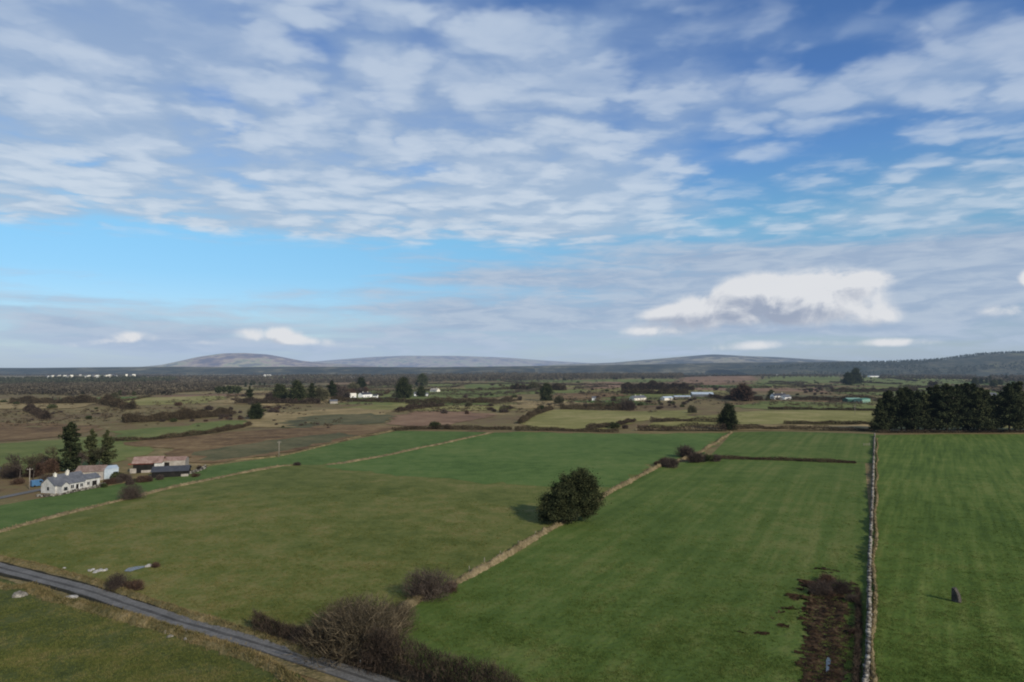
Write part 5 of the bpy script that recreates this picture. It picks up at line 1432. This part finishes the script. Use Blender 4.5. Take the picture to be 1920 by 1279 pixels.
lt = m_('MULTIPLY_ADD', pf, .34, m_('ADD', m_('MULTIPLY', n2, .40), m_('MULTIPLY', n1, .26)))
lt = smooth(.30, .74, lt)
darkc = mixc(smooth(.17, .5, V), C(.385, .505, .66), C(.27, .385, .59))
lightc = mixc(smooth(.17, .5, V), C(.61, .69, .785), C(.49, .585, .725))
deck = mixc(lt, darkc, lightc)
col = mixc(al, skyc, deck)
# --- low hazy stratus bands
Qs = vm('MULTIPLY', Q, (2.2, 20, 1))
ns = noise(Qs, 1.6, 5, .55, False, .4)
Qf = vm('MULTIPLY', Q, (9, 48, 1)); nf = noise(Qf, 1.5, 5, .6, False, .3)
vcov = blobs(Q, [(250, 640, 560, 48, .48), (1000, 605, 420, 62, .50), (1500, 560, 460, 85, .58), (1850, 530, 280, 75, .50), (960, 525, 280, 22, .32), (1250, 490, 260, 26, .34), (300, 572, 420, 10, .28), (1700, 475, 330, 30, .38), (120, 590, 240, 22, .22), (420, 500, 420, 36, -.22)], -.04)
vd = m_('MULTIPLY_ADD', m_('SUBTRACT', ns, .5), .85, vcov)
vd = m_('MULTIPLY_ADD', m_('SUBTRACT', nf, .5), .55, vd)
va = m_('MULTIPLY', smooth(-.06, .55, vd), .92)
va = m_('MULTIPLY', va, m_('SUBTRACT', 1.0, smooth(.165, .23, V)))
col = mixc(va, col, mixc(smooth(.3, .7, nf), C(.34, .435, .59), C(.46, .54, .66)))
# horizon haze
hz = m_('MULTIPLY', m_('SUBTRACT', 1.0, smooth(0.0, .075, V)), .55)
col = mixc(hz, col, C(.385, .50, .70))
# --- cumulus
CUM = [(1490, 552, 120, 46, .85), (1560, 530, 90, 34, .65), (1632, 522, 58, 14, .80), (1430, 545, 80, 36, .60), (1385, 578, 120, 36, .80), (1290, 585, 85, 26, .62), (1230, 592, 50, 12, .30), (1560, 575, 100, 40, .70), (1655, 594, 46, 18, .62), (1235, 622, 72, 13, .80),
       (510, 626, 74, 16, .95), (580, 640, 50, 9, .62), (250, 632, 52, 14, .85), (180, 640, 50, 9, .6), (135, 648, 40, 8, .7), (1885, 582, 60, 17, .9), (1928, 522, 22, 20, .95), (1690, 642, 90, 10, .70), (1450, 645, 130, 10, .52), (375, 642, 56, 9, .50), (680, 650, 80, 7, .42), (1330, 655, 90, 7, .45)]
def cum(off):
    q = vm('ADD', Q, (off[0], off[1], 0)); qc = vm('MULTIPLY', q, (1, 1.35, 1))
    nz = noise(qc, 15, 6, .56, False, .25)
    return m_('SUBTRACT', m_('MULTIPLY', blobs(q, CUM, 0.0), m_('MULTIPLY_ADD', nz, 2.3, -.12)), .46)
c0 = cum((0, 0)); c1 = cum((.010, .012))
ca = smooth(-.16, .46, c0)
sh = smooth(-.75, .60, m_('SUBTRACT', c0, c1))
grey = blobs(Q, [(1370, 592, 180, 36, .80), (1480, 578, 110, 34, .50), (1300, 570, 60, 16, .15), (1880, 592, 60, 9, .55), (1225, 632, 60, 7, .4)], 0.0)
shade = m_('ADD', m_('SUBTRACT', .36, m_('MULTIPLY', grey, .40)), m_('MULTIPLY', sh, .95), None, True)
cc = mixc(shade, C(.33, .385, .50), C(.74, .755, .785))
col = mixc(m_('MULTIPLY', ca, .95), col, cc)

bg = nt.nodes.new('ShaderNodeBackground'); bg.inputs[1].default_value = .1
NL(col, bg.inputs[0])
wo = nt.nodes.new('ShaderNodeOutputWorld'); NL(bg.outputs[0], wo.inputs[0])
wd.cycles.sampling_method = 'MANUAL'; wd.cycles.sample_map_resolution = 256

# ------------------------------------------------------------------ render settings
scene.view_settings.view_transform = 'Standard'; scene.view_settings.look = 'None'; scene.view_settings.exposure = 0; scene.view_settings.gamma = 1
scene.render.engine = 'CYCLES'
scene.cycles.max_bounces = 4; scene.cycles.diffuse_bounces = 2; scene.cycles.glossy_bounces = 2; scene.cycles.transmission_bounces = 2
scene.cycles.use_denoising = True
scene.cycles.filter_width = 2.0
scene.render.resolution_x = 1024; scene.render.resolution_y = 682
